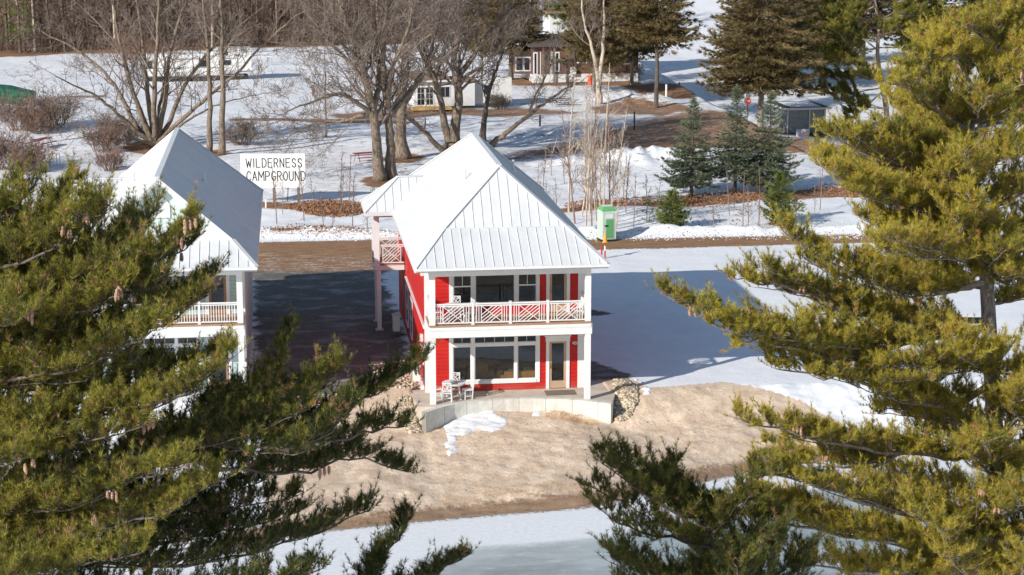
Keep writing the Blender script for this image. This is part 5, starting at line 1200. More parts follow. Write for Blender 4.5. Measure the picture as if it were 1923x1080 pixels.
# ---------------- brushy shrubs
def shrub(w, h, mat, n=60):
    m = MB(); TT = Twigs()
    for k in range(n):
        a = rng.uniform(0, 6.28); t = rng.uniform(.1, 1.1); p = Vector((math.cos(a)*w*.25*rng.random(), math.sin(a)*w*.25*rng.random(), -.05))
        grow(m, p, Vector((math.cos(a)*t, math.sin(a)*t, 1)), h*rng.uniform(.7, 1.25), .022, 1, 3, 5, .02, .2, .5, .7, .008, tw=TT)
    return m, TT
shr = [shrub(3, 2.0, 'red_twig', 55), shrub(3, 1.6, 'bark_twig', 45)]
spots = [(40, 245, 1.3, 'red_twig', 0, 'tangled reddish brush below the green tarp'), (100, 240, 1.4, 'bark_twig', 0, 'grey-brown thicket right of the green tarp brush'), (75, 250, 1.1, 'red_twig', 1, 'lower brown brush between the two thickets by the tarp'), (20, 318, 1.3, 'red_twig', 0, 'reddish brush at the left edge above the pine tips'), (60, 322, 1.1, 'red_twig', 1, 'low brown brush right of the left-edge brush'), (190, 285, 1.2, 'red_twig', 1, 'russet brush at the foot of the many-stemmed tree'), (232, 270, 1.1, 'bark_twig', 0, 'thin brush against the many-stemmed tree base'), (205, 320, .9, 'red_twig', 1, 'reddish brush just above the left roof slope'), (455, 272, .9, 'bark_twig', 0, 'bare bush behind the left edge of the sign'), (940, 205, .8, 'bark_dark', 1, 'dark rounded bush beside the white cabin'), (1150, 150, 1.2, 'bark_twig', 0, 'bare grey bush in front of the brown house'), (1180, 150, 1.1, 'bark_twig', 1, 'bare bush at the right corner of the brown house'), (300, 118, 1.2, 'oak_leaf', 1, 'rusty-leaved oak scrub behind the trailer'), (250, 112, 1.2, 'oak_leaf', 0, 'orange-leaved scrub left behind the trailer')]
for i, (x, y, s, mt, v, lab) in enumerate(spots):
    o = shr[v][1].build('crown', M[mt], None, 4, 3, rmin=.009, mb=shr[v][0]); p = GH(x, y); r = empty('shrub', p, rng.uniform(0, 6), lab, 'shrub'); o.parent = r; r.scale = (s, s, s)

# ------------------------------------------------------------------ conifers with whorled limbs
def conifer(h, rad, mat, bark, tl=.25, clear=.06, dens=1.0, droop=.15, whorl=.32, trunk=.14, n=9, seed=1, ragged=.25, width=.13, tone=.5, shape=1.0):
    wood = MB(); tf = Tufts(); P = [Vector((0, 0, -.2))]; k = 9
    for i in range(k): P.append(Vector((rng.uniform(-.05, .05), rng.uniform(-.05, .05), h*(i+1)/k)))
    wood.tube(P, [trunk*(1-.93*(i/k)) for i in range(k+1)], 8)
    z = h*clear
    while z < h*.985:
        f = (z-h*clear)/(h*(1-clear)); R0 = rad*((1-f)**shape)*(.55+.45*min(1, f*6+.35))
        nb = max(3, int((5+R0*2.2)*dens)); a0 = rng.uniform(0, 6.28)
        for b_ in range(nb):
            a = a0+6.283*b_/nb+rng.uniform(-.35, .35); L = max(.15, R0*rng.uniform(1-ragged, 1+ragged*.6)); d = Vector((math.cos(a), math.sin(a), .28 if f > .6 else .05-droop*.5))
            q = Vector((0, 0, z+rng.uniform(-.1, .1))); ps = [q]; m = max(2, int(L/(tl*1.1))); dt = tone+rng.uniform(-.3, .3)
            for i in range(m):
                g = (i+1)/m; d = (d+Vector((0, 0, -droop*.25 if g < .6 else .16))+rv(.09)).normalized(); q = q+d*(L/m); ps.append(q)
                if g > .22:
                    hz = d.cross(Vector((0, 0, 1))).normalized(); wdt = (1-abs(g-.55)*1.1)*L*.30+tl*.3
                    c = max(2, int(wdt/(tl*.45))+1)
                    for j in range(c):
                        u = rng.uniform(-1, 1); td = (d*.8+hz*u*1.1+Vector((0, 0, rng.uniform(-.25, .25)))).normalized()
                        tf.add(q+hz*u*wdt*.7+d*rng.uniform(-.1, .1)+Vector((0, 0, rng.uniform(-.06, .04)-abs(u)*wdt*.12)), td, tl*rng.uniform(.75, 1.25), min(.89, max(0, dt+rng.uniform(-.2, .25))))
            wood.tube(ps, [max(.006, trunk*.18*(1-.8*i/m)*(1-f*.6)) for i in range(m+1)], 3, False)
        z += whorl*rng.uniform(.75, 1.25)*(1 if f < .8 else .6)
    for i in range(5): tf.add((0, 0, h-.05*i*h*.1), (rng.uniform(-.2, .2), rng.uniform(-.2, .2), 1), tl, tone)
    return wood, tf
def place_conifer(name, px, py, label, cat, group=None, mat='needle_blue', bark='bark_dark', **kw):
    w_, t_ = conifer(mat=mat, bark=bark, **kw); r = empty(name, GH(px, py), rng.uniform(0, 6), label, cat, group)
    w_.build('trunk', M[bark], r); t_.build('crown', M[mat], r, n=kw.get('n', 10), width=kw.get('width', .15), cone=.75, seed=rng.randint(1, 999)); return r
gsp = 'blue spruces beyond the road'
place_conifer('spruce_tree', 1299, 368, 'blue spruce leftmost of the three, its top lowest', 'spruce', gsp, h=7.2, rad=2.5, tl=.2, clear=.12, whorl=.25, dens=1.1, ragged=.5, seed=2)
place_conifer('spruce_tree', 1380, 362, 'blue spruce in the middle of the three, tall and narrow', 'spruce', gsp, h=7.9, rad=2.3, tl=.2, clear=.15, whorl=.25, dens=1.1, ragged=.5)
place_conifer('spruce_tree', 1443, 362, 'blue spruce rightmost of the three, broadest at the base', 'spruce', gsp, h=7.5, rad=2.7, tl=.2, clear=.11, whorl=.25, dens=1.1, ragged=.5)
place_conifer('pine_tree', 1262, 431, 'small dense young pine at the roadside right of the toilet', 'pine tree', 'young pines by the road', mat='needle_sap', h=2.6, rad=1.3, tl=.2, clear=.04, whorl=.15, dens=1.3, ragged=.6, shape=.7, droop=-.3, trunk=.05)
place_conifer('pine_tree', 1462, 420, 'taller feathery young pine in front of the right spruce', 'pine tree', 'young pines by the road', mat='needle_sap', h=3.4, rad=1.5, tl=.22, clear=.04, whorl=.2, dens=1.2, ragged=.6, shape=.75, droop=-.35, trunk=.05)
place_conifer('pine_tree', 1505, 425, 'tiny dark pine seedling right of the feathery young pine', 'pine tree', 'young pines by the road', mat='needle_sap', h=1.5, rad=.8, tl=.18, clear=.1, whorl=.3, droop=-.35, trunk=.03, dens=.6)
place_conifer('pine_tree', 1220, 418, 'tiny sparse pine seedling left of the dense young pine', 'pine tree', 'young pines by the road', mat='needle_sap', h=1.4, rad=.8, tl=.18, clear=.1, whorl=.3, droop=-.35, trunk=.03, dens=.6)
gt = 'tall conifers around the brown house'
tall = [(1232, 203, 19, 4.6, .36, 'needle_brown', 'bark_dark', .24, 'tall spruce with a clean trunk in the brown needle patch'), (1428, 238, 19, 6.0, .22, 'needle_brown', 'bark_pine', .3, 'broad brownish spruce behind the right blue spruce'),
        (1186, 160, 20, 4.6, .26, 'needle_brown', 'bark_pine', .45, 'big spruce at the right corner of the brown house'), (1115, 175, 18, 4.0, .4, 'needle_brown', 'bark_dark', .3, 'dark conifer trunk directly before the brown house wall'),
        (1075, 118, 17, 3.4, .3, 'needle_mid', 'bark_dark', .3, 'green-tipped conifer behind the brown house'), (960, 150, 17, 4.4, .2, 'needle_brown', 'bark_dark', .3, 'conifer hanging over the gap between cabin and brown house'), (905, 140, 16, 3.2, .22, 'needle_brown', 'bark_dark', .28, 'conifer behind the white cabin roof'),
        (1395, 150, 17, 4.2, .12, 'needle_brown', 'bark_dark', .3, 'far spruce left behind the broad brownish spruce'), (1490, 165, 18, 5.0, .2, 'needle_brown', 'bark_dark', .3, 'spruce behind the left end of the grey shelter'), (1545, 160, 20, 5.2, .15, 'needle_mid', 'bark_dark', .3, 'green conifer behind the right end of the grey shelter'),
        (1620, 120, 20, 5.2, .1, 'needle_brown', 'bark_dark', .3, 'far dark conifer at the top right behind the twisted pine'), (1730, 120, 20, 5.4, .08, 'needle_mid', 'bark_dark', .3, 'far conifer behind the yellow pine crown'), (1840, 110, 19, 5.4, .05, 'needle_brown', 'bark_dark', .3, 'far dark conifer above the yellow pine top'), (1920, 120, 20, 4.4, .05, 'needle_brown', 'bark_dark', .3, 'far dark conifer in the top right corner')]
protos = {}
for (x, y, h, ra, cl, mt, bk, tr, lab) in tall:
    key = (mt, 'open' if cl > .21 else 'low')
    if key in protos and not lab.startswith('broad'):
        o, h0, r0 = protos[key]; dup(o, GH(x, y), rng.uniform(0, 6.28), (ra/r0, ra/r0, h/h0), lab, gt)
    else:
        o = place_conifer('spruce_tree', x, y, lab, 'conifer', gt, mat=mt, bark=bk, h=h, rad=ra, tl=.45, clear=cl, whorl=.46, trunk=tr, ragged=.45, droop=.25, width=.14, n=8, shape=.75, tone=.35); protos[key] = (o, h, ra)

# ---------------- twisted red pine left of the yellow pine
def red_pine():
    wood = MB(); tf = Needles(); b = at_base(1668, 262); Y = b.y
    T = [b]+ST([(1664, 200, 0), (1655, 150, 0), (1648, 100, 0), (1650, 50, 0), (1640, -20, 0), (1635, -90, 0)], 0, Y); P = spline(T, 3); n = len(P); wood.tube(P, [.3*(1-.75*i/(n-1)) for i in range(n)], 9)
    rl = [[(1664, 205, 0), (1620, 200, -1), (1570, 190, -1.5)], [(1658, 165, 0), (1600, 175, 0), (1550, 180, 0), (1520, 170, 0)], [(1650, 110, 0), (1600, 110, -1), (1560, 120, -2), (1525, 125, -2)], [(1650, 95, 0), (1610, 70, 1), (1570, 80, 2)], [(1650, 90, 0), (1690, 90, -1), (1730, 110, -2)], [(1648, 40, 0), (1600, 30, -1), (1560, 20, -2)], [(1648, 50, 0), (1600, 60, 2), (1540, 60, 3)], [(1648, 40, 0), (1690, 30, 0), (1740, 30, 0)],
               [(1642, 0, 0), (1600, -10, 0), (1550, 0, 0)], [(1642, 0, 0), (1620, 20, -2), (1600, 40, -4)], [(1660, 170, 0), (1700, 180, 1), (1750, 190, 1)], [(1640, -20, 0), (1680, -10, 1), (1720, -10, 1)], [(1655, 150, 0), (1640, 150, -2), (1610, 140, -4)], [(1664, 225, 0), (1700, 240, 0), (1760, 260, 0)], [(1645, 10, 0), (1580, 40, 1), (1510, 40, 1)], [(1650, 60, 0), (1660, 60, -2.5), (1680, 50, -4)], [(1650, 90, 0), (1610, 95, -2), (1580, 60, -4), (1560, 50, -5)], [(1655, 140, 0), (1590, 150, 1), (1540, 140, 2)], [(1645, 20, 0), (1700, 60, 2), (1750, 60, 3)], [(1658, 170, 0), (1610, 215, -1), (1575, 235, -2)]]
    for lb in rl:
        pine_limb(wood, tf, ST(lb, 0, Y), .07, 1.7, .35, .3, .3, .5, lift=.4)
        for c in range(2):
            dx, dy, dz = rng.uniform(-15, 15), rng.uniform(-25, 12), rng.uniform(-2, 2); m_ = len(lb)-1
            pine_limb(wood, tf, ST([(x+dx*k/m_, y+dy*k/m_, z+dz*k/m_) for k, (x, y, z) in enumerate(lb)], 0, Y), .03, 1.5, .4, .4, .3, .5, lift=.4)
    r = empty('red_pine', b, 0, 'tall pine with twisted pale limbs left of the yellow pine crown', 'pine tree')
    wood.build('trunk', M['bark_red'], r, True); tf.build(M['needle_mid'], M['bark_red'], r, tl=.27, k=4, n=8, width=.09, seed=6)
    for o in r.children: o.location = -r.location
red_pine()
# green pine at the far left edge of the woods
place_conifer('pine_tree', 38, 100, 'light green pine at the edge of the far woods, top left', 'pine tree', None, mat='needle_sap', h=15, rad=2.6, tl=.5, clear=.12, whorl=1.1, trunk=.18, ragged=.5, droop=-.1, width=.14, n=8, dens=.7)

# ------------------------------------------------------------------ the far woods
def forest_variant(h, mt):
    mb = MB(); tw = MB(); TT = Twigs(); d = Vector((rng.uniform(-.05, .05), rng.uniform(-.05, .05), 1)); pts = [Vector((0, 0, -.3))]; n = 8
    for i in range(n): d = (d+rv(.05)+Vector((0, 0, .06))).normalized(); pts.append(pts[-1]+d*(h/n))
    r = h*.0125; rs = [r*(1-.8*i/n) for i in range(n+1)]; mb.tube(pts, rs, 6)
    for k in range(26):
        f = .12+.86*k/26; i = min(int(f*n), n-1); a = pts[i].lerp(pts[i+1], f*n-i); an = rng.uniform(0, 6.28)
        grow(tw, a, Vector((math.cos(an), math.sin(an), rng.uniform(.3, 1.1))), h*.17*rng.uniform(.5, 1.1)*(1.2-.5*f), max(.025, rs[i]*.35), 1, 3, 6, .04, .16, .5, .75, .017, tw=TT)
    rt = empty('forest_tree', (0, 0, 0), 0, 'x', 'bare tree'); mb.build('trunk', M[mt], rt); TT.build('crown', M['red_twig' if mt == 'bark_twig' else 'forest_bark'], rt, 5, 0, rmin=.016, mb=tw); return rt
fv = [forest_variant(rng.uniform(15, 20), ['forest_bark', 'bark', 'forest_bark', 'bark_twig', 'birch', 'forest_bark'][i]) for i in range(6)]
lab = 'leafless tree among many in the far woods beyond the snowy field'; used = 0; grp = 'bare trees of the far woods'
def wood_edge(px): return float(np.interp(px, [-100, 110, 330, 560, 700, 1000], [97, 97, 90, 86, 84, 78]))
k = 0
for row, (cnt, o0, o1) in enumerate([(40, 0, 7), (44, 7, 18), (50, 18, 38), (60, 38, 62)]):
    for i in range(cnt):
        px = -60+1090*(i+rng.random())/cnt; py = max(2 if row < 3 else -40, wood_edge(px)-rng.uniform(o0, o1))
        p = G(px, max(py, -60)); p.z = gh(p.x, p.y); v = fv[k % 6]; sc = rng.uniform(.75, 1.15)
        if k < 6: v.location = p; v['label'] = lab; v['group'] = grp
        else: dup(v, p, rng.uniform(0, 6.28), sc, lab, grp)
        k += 1
for (x0, x1, y) in ((1255, 1345, 12), (1300, 1420, -10)):
    for i in range(8):
        p = G(x0+(x1-x0)*i/7, y+rng.uniform(-6, 6)); p.z = gh(p.x, p.y); dup(fv[i % 6], p, rng.uniform(0, 6.28), rng.uniform(.8, 1.1), 'leafless tree on the ridge line at the top right of the snowy slope', 'bare trees on the far ridge')
# undergrowth of the woods: nobody could count it
ub = MB(); UT = Twigs()
for i in range(900):
    px = rng.uniform(-60, 1010); py = wood_edge(px)-rng.random()**1.5*40+1; p = G(px, py); p.z = gh(p.x, p.y)
    for _ in range(3): grow(ub, p+Vector((rng.uniform(-.6, .6), rng.uniform(-.6, .6), 0)), Vector((rng.uniform(-.5, .5), rng.uniform(-.5, .5), 1)), rng.uniform(1.2, 3.2), .03, 2, 3, 5, .03, .18, .5, .7, .016, tw=UT)
tag(UT.build('undergrowth', M['forest_bark'], None, 6, 0, rmin=.014), kind='stuff')
# ------------------------------------------------------------------ campground sign
def stroke_word(mb, word, x, z, h, w, gap, t, y):
    G_ = {'W': [[(0, 1), (.25, 0), (.5, .7), (.75, 0), (1, 1)]], 'I': [[(.5, 1), (.5, 0)]], 'L': [[(0, 1), (0, 0), (.9, 0)]], 'D': [[(0, 0), (0, 1), (.5, 1), (.85, .8), (.95, .5), (.85, .2), (.5, 0), (0, 0)]],
          'E': [[(.9, 1), (0, 1), (0, 0), (.9, 0)], [(0, .53), (.75, .53)]], 'R': [[(0, 0), (0, 1), (.6, 1), (.88, .85), (.88, .65), (.6, .5), (0, .5)], [(.45, .5), (.9, 0)]], 'N': [[(0, 0), (0, 1), (.9, 0), (.9, 1)]],
          'S': [[(.88, .8), (.7, .97), (.4, 1), (.12, .88), (.1, .68), (.3, .55), (.65, .45), (.88, .3), (.85, .12), (.6, 0), (.25, .02), (.05, .2)]], 'C': [[(.92, .8), (.7, .98), (.4, 1), (.12, .8), (.02, .5), (.12, .2), (.4, 0), (.7, .02), (.92, .2)]],
          'A': [[(0, 0), (.48, 1), (.96, 0)], [(.18, .35), (.78, .35)]], 'M': [[(0, 0), (.05, 1), (.5, .35), (.95, 1), (1, 0)]], 'P': [[(0, 0), (0, 1), (.6, 1), (.9, .85), (.9, .62), (.6, .48), (0, .48)]],
          'G': [[(.9, .8), (.7, .98), (.4, 1), (.12, .8), (.02, .5), (.12, .2), (.4, 0), (.75, .03), (.92, .2), (.92, .45), (.55, .45)]], 'O': [[(.5, 1), (.15, .85), (.02, .5), (.15, .15), (.5, 0), (.83, .15), (.96, .5), (.83, .85), (.5, 1)]], 'U': [[(0, 1), (0, .3), (.15, .06), (.45, 0), (.75, .06), (.9, .3), (.9, 1)]]}
    for ch in word:
        cw = w*(1.25 if ch in 'WM' else (.35 if ch == 'I' else 1))
        for st in G_[ch]:
            for a, b in zip(st, st[1:]):
                A = Vector((x+a[0]*cw, y, z+a[1]*h)); B = Vector((x+b[0]*cw, y, z+b[1]*h)); e = (B-A).normalized()*(t*.4)
                mb.bar(A-e, B+e, t, .012, (0, 1, 0))
        x += cw+gap
    return x
p = G(515, 377); sg = empty('campground_sign', (p.x, p.y, gh(p.x, p.y)), R(-6), 'large white board on two posts lettered WILDERNESS CAMPGROUND', 'sign')
a = AY(449, 288, p.y); zb = .95-sg.location.z
BW, BH = 4.62, 2.47; bx0 = -2.35
bb = MB(); bb.box(bx0, bx0+BW, -.02, .02, zb, zb+BH/2-.004); bb.box(bx0, bx0+BW, -.02, .02, zb+BH/2+.004, zb+BH); bd = bb.build('board', M['sign_board'], sg)
l1 = MB(); stroke_word(l1, 'WILDERNESS', bx0+.40, zb+BH-.98, .62, .30, .125, .062, -.028); stroke_word(l1, 'CAMPGROUND', bx0+.42, zb+.52, .66, .31, .115, .062, -.028); l1.build('lettering', M['letter'], bd)
for x in (0, 1.75): MB().box(x-.09, x+.09, .03, .21, -.4, zb+BH-.3).build('post', M['weathered_wood'], sg)
q = G(499, 385); MB_ = MB().box(-.05, .05, -.05, .05, -.2, .62).build('marker_post', M['sign_board']); MB_.location = (q.x, q.y, gh(q.x, q.y)); tag(MB_, 'short pale stake left of the sign posts', 'post')

# ------------------------------------------------------------------ portable toilet
p = G(1139, 451); pt_ = empty('portable_toilet', (p.x, p.y, gh(p.x, p.y)), R(10), 'green portable toilet with pale frame standing at the road edge', 'portable toilet')
w = .47
b = MB(); b.box(-w, w, -w, w, .12, 2.0); b.build('cabin', M['pale_green_plastic'], pt_)
b = MB(); b.box(w+.002, w+.02, -w+.05, w-.05, .2, 1.95); b.box(-w+.02, w-.02, w+.002, w+.02, .2, 1.95); b.build('side_panel', M['dark_green_plastic'], pt_)
b = MB(); b.box(-w-.03, w+.03, -w-.03, w+.03, 0, .118); b.build('skid', M['dark'], pt_)
b = MB(); b.add([(-w-.03, -w-.03, 2.0), (w+.03, -w-.03, 2.0), (w+.03, w+.03, 2.0), (-w-.03, w+.03, 2.0), (-w+.12, -w+.16, 2.24), (w-.12, -w+.16, 2.24), (w-.12, w-.1, 2.24), (-w+.12, w-.1, 2.24)], [(3, 2, 1, 0), (0, 1, 5, 4), (1, 2, 6, 5), (2, 3, 7, 6), (3, 0, 4, 7), (4, 5, 6, 7)]); rf_ = b.build('roof', M['green_plastic'], pt_)
MB().box(-w+.16, w-.16, -w+.2, w-.14, 2.245, 2.262).build('roof_panel', M['white'], rf_)
b = MB(); b.box(-.36, .36, -w-.03, -w-.002, .18, 1.88); dr_ = b.build('door', M['pale_green_plastic'], pt_)
MB().box(-.22, .28, -w-.045, -w-.031, .24, 1.45).build('door_panel', M['green_plastic'], dr_)
MB().box(-.24, .26, -w-.045, -w-.031, 1.5, 1.78).build('notice', M['white'], dr_)
MB().box(-.32, -.08, -w-.06, -w-.046, .98, 1.08).build('latch', M['dark'], dr_)
b = MB()
for x in (-.42, .42): b.box(x-.03, x+.03, -w-.02, -w-.002, .15, 1.95)
b.build('frame', M['white'], pt_)
p = G(1136, 486); cn = empty('traffic_cone', (p.x, p.y, gh(p.x, p.y)), 0, 'orange cone perched on a red and white pole beyond the roof corner', 'cone')
b = MB(); b.cyl(0, 0, 0, 1.05, .05, 10); b.build('pole', M['red_paint'], cn); b = MB(); b.cyl(0, 0, 1.05, 1.62, .14, 14, .035); b.cyl(0, 0, 1.02, 1.06, .19, 14); b.build('cone', M['orange'], cn); b = MB(); b.cyl(0.0, -.005, .5, .8, .052, 10); b.build('sleeve', M['white'], cn)
b = MB().cyl(-.2, .05, 0, .7, .05, 8); o = b.build('stake', M['red_paint'], cn)

# ------------------------------------------------------------------ fifth-wheel trailer
p = G(372, 150); p.z = gh(p.x, p.y)
rv_ = empty('camper_trailer', p, R(3), 'long white fifth-wheel camper parked at the far side of the snowy field', 'camper')
b = MB(); b.box(-6, 3.0, -1.2, 1.2, .75, 3.1); b.box(3.0, 5.9, -1.2, 1.2, 1.25, 3.65); b.box(1.6, 3.0, -1.19, 1.19, 3.1, 3.64); b.build('body', M['rv_white'], rv_)
b = MB(); b.box(-5.6, 5.0, -1.22, -1.202, .62, .74); b.box(-6, 3.0, -1.225, -1.202, 1.55, 1.62); b.box(-2.8, 1.2, -1.26, -1.202, 2.55, 2.62); b.build('stripe', M['grey_metal'], rv_)
b = MB(); b.box(-5.9, 5.5, -1.1, 1.1, .1, .62); b.build('skirt', M['black_steel'], rv_)
for (x0, x1, z0, z1) in ((2.35, 3.6, 1.85, 2.35), (2.5, 3.3, 2.95, 3.3), (.2, 1.3, 1.7, 2.4), (-5.6, -5.0, 1.6, 2.4)):
    f = MB().box(x0-.05, x1+.05, -1.225, -1.202, z0-.05, z1+.05).build('window', M['grey_metal'], rv_); MB().box(x0, x1, -1.24, -1.226, z0, z1).build('pane', M['rv_window'], f)
b = MB(); b.box(2.6, 4.4, -1.23, -1.205, 2.55, 2.6); b.box(4.36, 4.42, -1.23, -1.205, 1.3, 2.55); b.build('awning_rail', M['brown_siding'], rv_)
b = MB(); b.box(-6.25, -6.01, -1.0, 1.0, .7, 2.9); b.build('end_cap', M['grey_metal'], rv_)
for x in (-2.2, -1.1): b = MB(); b.tube([(x, -1.19, .42), (x, -.95, .42)], .4, 16); b.build('wheel', M['dark'], rv_)
# ------------------------------------------------------------------ green tarp shelter, left edge
p = G(20, 196); p.z = gh(p.x, p.y); gs = empty('tarp_shelter', p, R(0), 'dark green tarp-covered shelter at the left edge of the field', 'shelter')
b = MB(); b.add([(-3, -1.2, 0), (2.35, -1.2, 0), (2.45, -1.2, .95), (0, -1.2, 1.5), (-3, -1.2, 1.75), (-3, 1.2, 0), (2.35, 1.2, 0), (2.45, 1.2, .95), (0, 1.2, 1.6), (-3, 1.2, 1.9)], [(0, 1, 2, 3, 4), (9, 8, 7, 6, 5), (1, 6, 7, 2), (2, 7, 8, 3), (3, 8, 9, 4), (4, 9, 5, 0)])
b.build('tarp', simple('green_tarp', (.015, .11, .065), .45, .4, 2, bump=.5, bscale=4), gs)
b = MB(); b.box(1.4, 2.5, -1.35, -1.22, 0, .6); b.build('end_board', M['weathered_wood'], gs)
# ------------------------------------------------------------------ white cabin with porch
p = G(790, 207); p.z = gh(p.x, p.y); wc = empty('white_cabin', p, R(4), 'small white cabin with french doors on a fresh lumber deck', 'cabin')
b = MB(); b.box(-.6, 5.4, 0, 3.4, .3, 2.75); b.build('wall', M['white'], wc)
b = MB(); b.box(5.4, 9.2, .6, 3.2, .45, 2.9); b.build('rear_room', M['rv_white'], wc)
b = MB(); b.add([(-.9, -.35, 2.76), (3.0, -.35, 2.76), (3.0, 3.8, 3.3), (-.9, 3.8, 3.3), (-.9, -.35, 2.88), (3.0, -.35, 2.88), (3.0, 3.8, 3.42), (-.9, 3.8, 3.42)], [(0, 3, 2, 1), (4, 5, 6, 7), (0, 1, 5, 4), (1, 2, 6, 5), (2, 3, 7, 6), (3, 0, 4, 7)]); rf_ = b.build('roof', M['tan_roof'], wc)
MB().box(-.9, 3.0, -.42, -.36, 2.74, 2.9).build('fascia', M['white'], rf_)
b = MB(); b.box(3.02, 5.6, -.2, 3.6, 2.76, 2.86); b.build('flat_roof', M['tan_roof'], wc)
b = MB(); b.box(-1.0, 2.9, -1.5, -.01, .12, .34); b.build('deck', M['yellow_wood'], wc)
for (x0, x1) in ((-.35, .4), (.5, 1.25)):
    f = MB().box(x0-.05, x1+.05, -.03, -.002, .36, 2.3).build('french_door', M['white'], wc); MB().box(x0+.05, x1-.05, -.045, -.031, .5, 2.2).build('pane', M['rv_window'], f)
    m_ = MB()
    for z in (1.05, 1.62): m_.box(x0+.05, x1-.05, -.052, -.046, z, z+.03)
    m_.box((x0+x1)/2-.015, (x0+x1)/2+.015, -.052, -.046, .5, 2.2); m_.build('muntin', M['white'], f)
f = MB().box(1.9, 2.95, -.03, -.002, 1.15, 2.3).build('window', M['white'], wc); MB().box(2.0, 2.4, -.045, -.031, 1.22, 2.2).build('pane', M['rv_window'], f); MB().box(2.45, 2.85, -.045, -.031, 1.22, 2.2).build('pane', M['rv_window'], f)
b = MB(); b.box(6.4, 6.9, .58, .598, 1.3, 2.2); b.build('side_window', M['rv_window'], wc)
# ------------------------------------------------------------------ brown house
p = G(1000, 158); p.z = gh(p.x, p.y); bh = empty('brown_house', p, R(2), 'brown-sided house with low dark roof behind the tall conifers', 'house')
Lh = 11.8
b = MB(); b.box(0, Lh, 0, 7, .9, 4.2); b.box(-1.7, 0, 1.2, 5, .9, 3.3); b.build('wall', M['brown_siding'], bh)
b = MB(); b.box(-.02, 6.6, -.03, 7, 0, .9); b.box(6.6, Lh, -.02, 7, 0, .9); b.build('foundation', M['white'], bh)
b = MB(); b.add([(-.5, -.6, 4.1), (Lh+.4, -.6, 4.1), (Lh+.4, 3.5, 5.0), (-.5, 3.5, 5.0), (-.5, 7.6, 4.1), (Lh+.4, 7.6, 4.1), (-.5, -.6, 3.95), (Lh+.4, -.6, 3.95), (-.5, 7.6, 3.95), (Lh+.4, 7.6, 3.95)], [(0, 1, 2, 3), (3, 2, 5, 4), (6, 7, 1, 0), (8, 6, 0, 3, 4), (7, 9, 5, 2, 1), (6, 8, 9, 7), (9, 8, 4, 5)]); b.build('roof', M['brown_roof'], bh)
for (x0, x1, z0, z1) in ((5.0, 5.9, 2.2, 3.3), (2.6, 2.85, 1.3, 3.2), (.2, .42, 1.0, 3.2), (9.9, 10.8, 2.0, 3.1), (-1.6, -.9, 1.3, 2.6), (-.7, -.15, 1.3, 2.6)):
    yy = -.04 if x0 > -.1 else 1.16
    f = MB().box(x0-.14, x1+.14, yy, yy+.038, z0-.14, z1+.14).build('window', M['white'], bh); MB().box(x0, x1, yy-.02, yy-.002, z0, z1).build('pane', M['rv_window'], f)
f = MB().box(1.0, 1.9, -.04, -.002, .95, 3.1).build('door', M['weathered_wood'], bh)
b = MB()
for x in (.85, 1.95, 2.1): b.box(x, x+.08, -.06, -.002, .9, 3.4)
b.build('trim', M['white'], bh)
b = MB(); b.box(4.2, 4.75, -.5, -.02, .95, 1.65); b.build('meter_box', M['white'], bh)
for x in (.9, 2.1):
    b = MB(); b.box(x, x+.14, -1.3, -1.16, 0, 3.9); b.build('porch_post', M['weathered_wood'], bh)
p = G(1150, 60); p = AY(1110, 95, 150); wh = empty('white_house', (p.x, 150, gh(p.x, 150)), 0, 'white building partly hidden above the brown house roof', 'building')
b = MB(); b.box(-5, 5.5, 0, 6, 0, 6.0); b.build('wall', M['white'], wh); b = MB(); b.box(-5.4, 5.9, -.4, 6.4, 6.0, 6.2); b.build('roof', M['tan_roof'], wh)
f = MB().box(1.2, 3.6, -.03, -.002, 3.9, 4.9).build('window', M['weathered_wood'], wh)
for x in (1.3, 2.5): MB().box(x, x+1.0, -.05, -.031, 4.0, 4.8).build('pane', M['rv_window'], f)
# ------------------------------------------------------------------ grey sheeted shelter
p = G(1478, 216); p.z = gh(p.x, p.y); gsx = empty('grey_shelter', p, R(3), 'flat-roofed shelter wrapped in grey plastic sheeting beyond the spruces', 'shelter')
b = MB(); b.box(0, 3.9, 0, .03, .1, 2.35); b.box(0, .03, .03, 5, .1, 2.35); b.box(3.87, 3.9, .03, 5, .1, 2.35); b.build('sheeting', M['tarp_grey'], gsx)
b = MB(); b.box(-.4, 4.3, -.35, 5.4, 2.36, 2.52); rf_ = b.build('roof', M['brown_roof'], gsx); b = MB(); b.box(-.42, 4.32, -.4, -.352, 2.36, 2.56); b.box(-.45, -.402, -.35, 5.4, 2.36, 2.56); b.build('fascia', M['white'], rf_); b = MB(); b.box(.6, 3.6, .6, 4.6, 2.522, 2.56); b.build('snow_cover', M['snow'], rf_)
for x in (.0, 2.2, 3.7): MB().box(x, x+.1, -.12, -.02, 0, 2.36).build('post', M['white'], gsx)
f = G(1508, 226); fl = empty('flag_board', (f.x, f.y, gh(f.x, f.y)), 0, 'low board painted like a faded stars and stripes flag', 'sign')
MB().box(-.62, .62, -.02, .02, .12, .92).build('board', M['white'], fl)
b = MB()
for k in range(6): b.box(-.62 if k < 3 else 0-.06, .62, -.03, -.021, .14+k*.13, .2+k*.13)
b.build('stripe', M['red_stripe'], fl); MB().box(-.62, -.1, -.034, -.021, .54, .92).build('canton', M['blue_stripe'], fl)
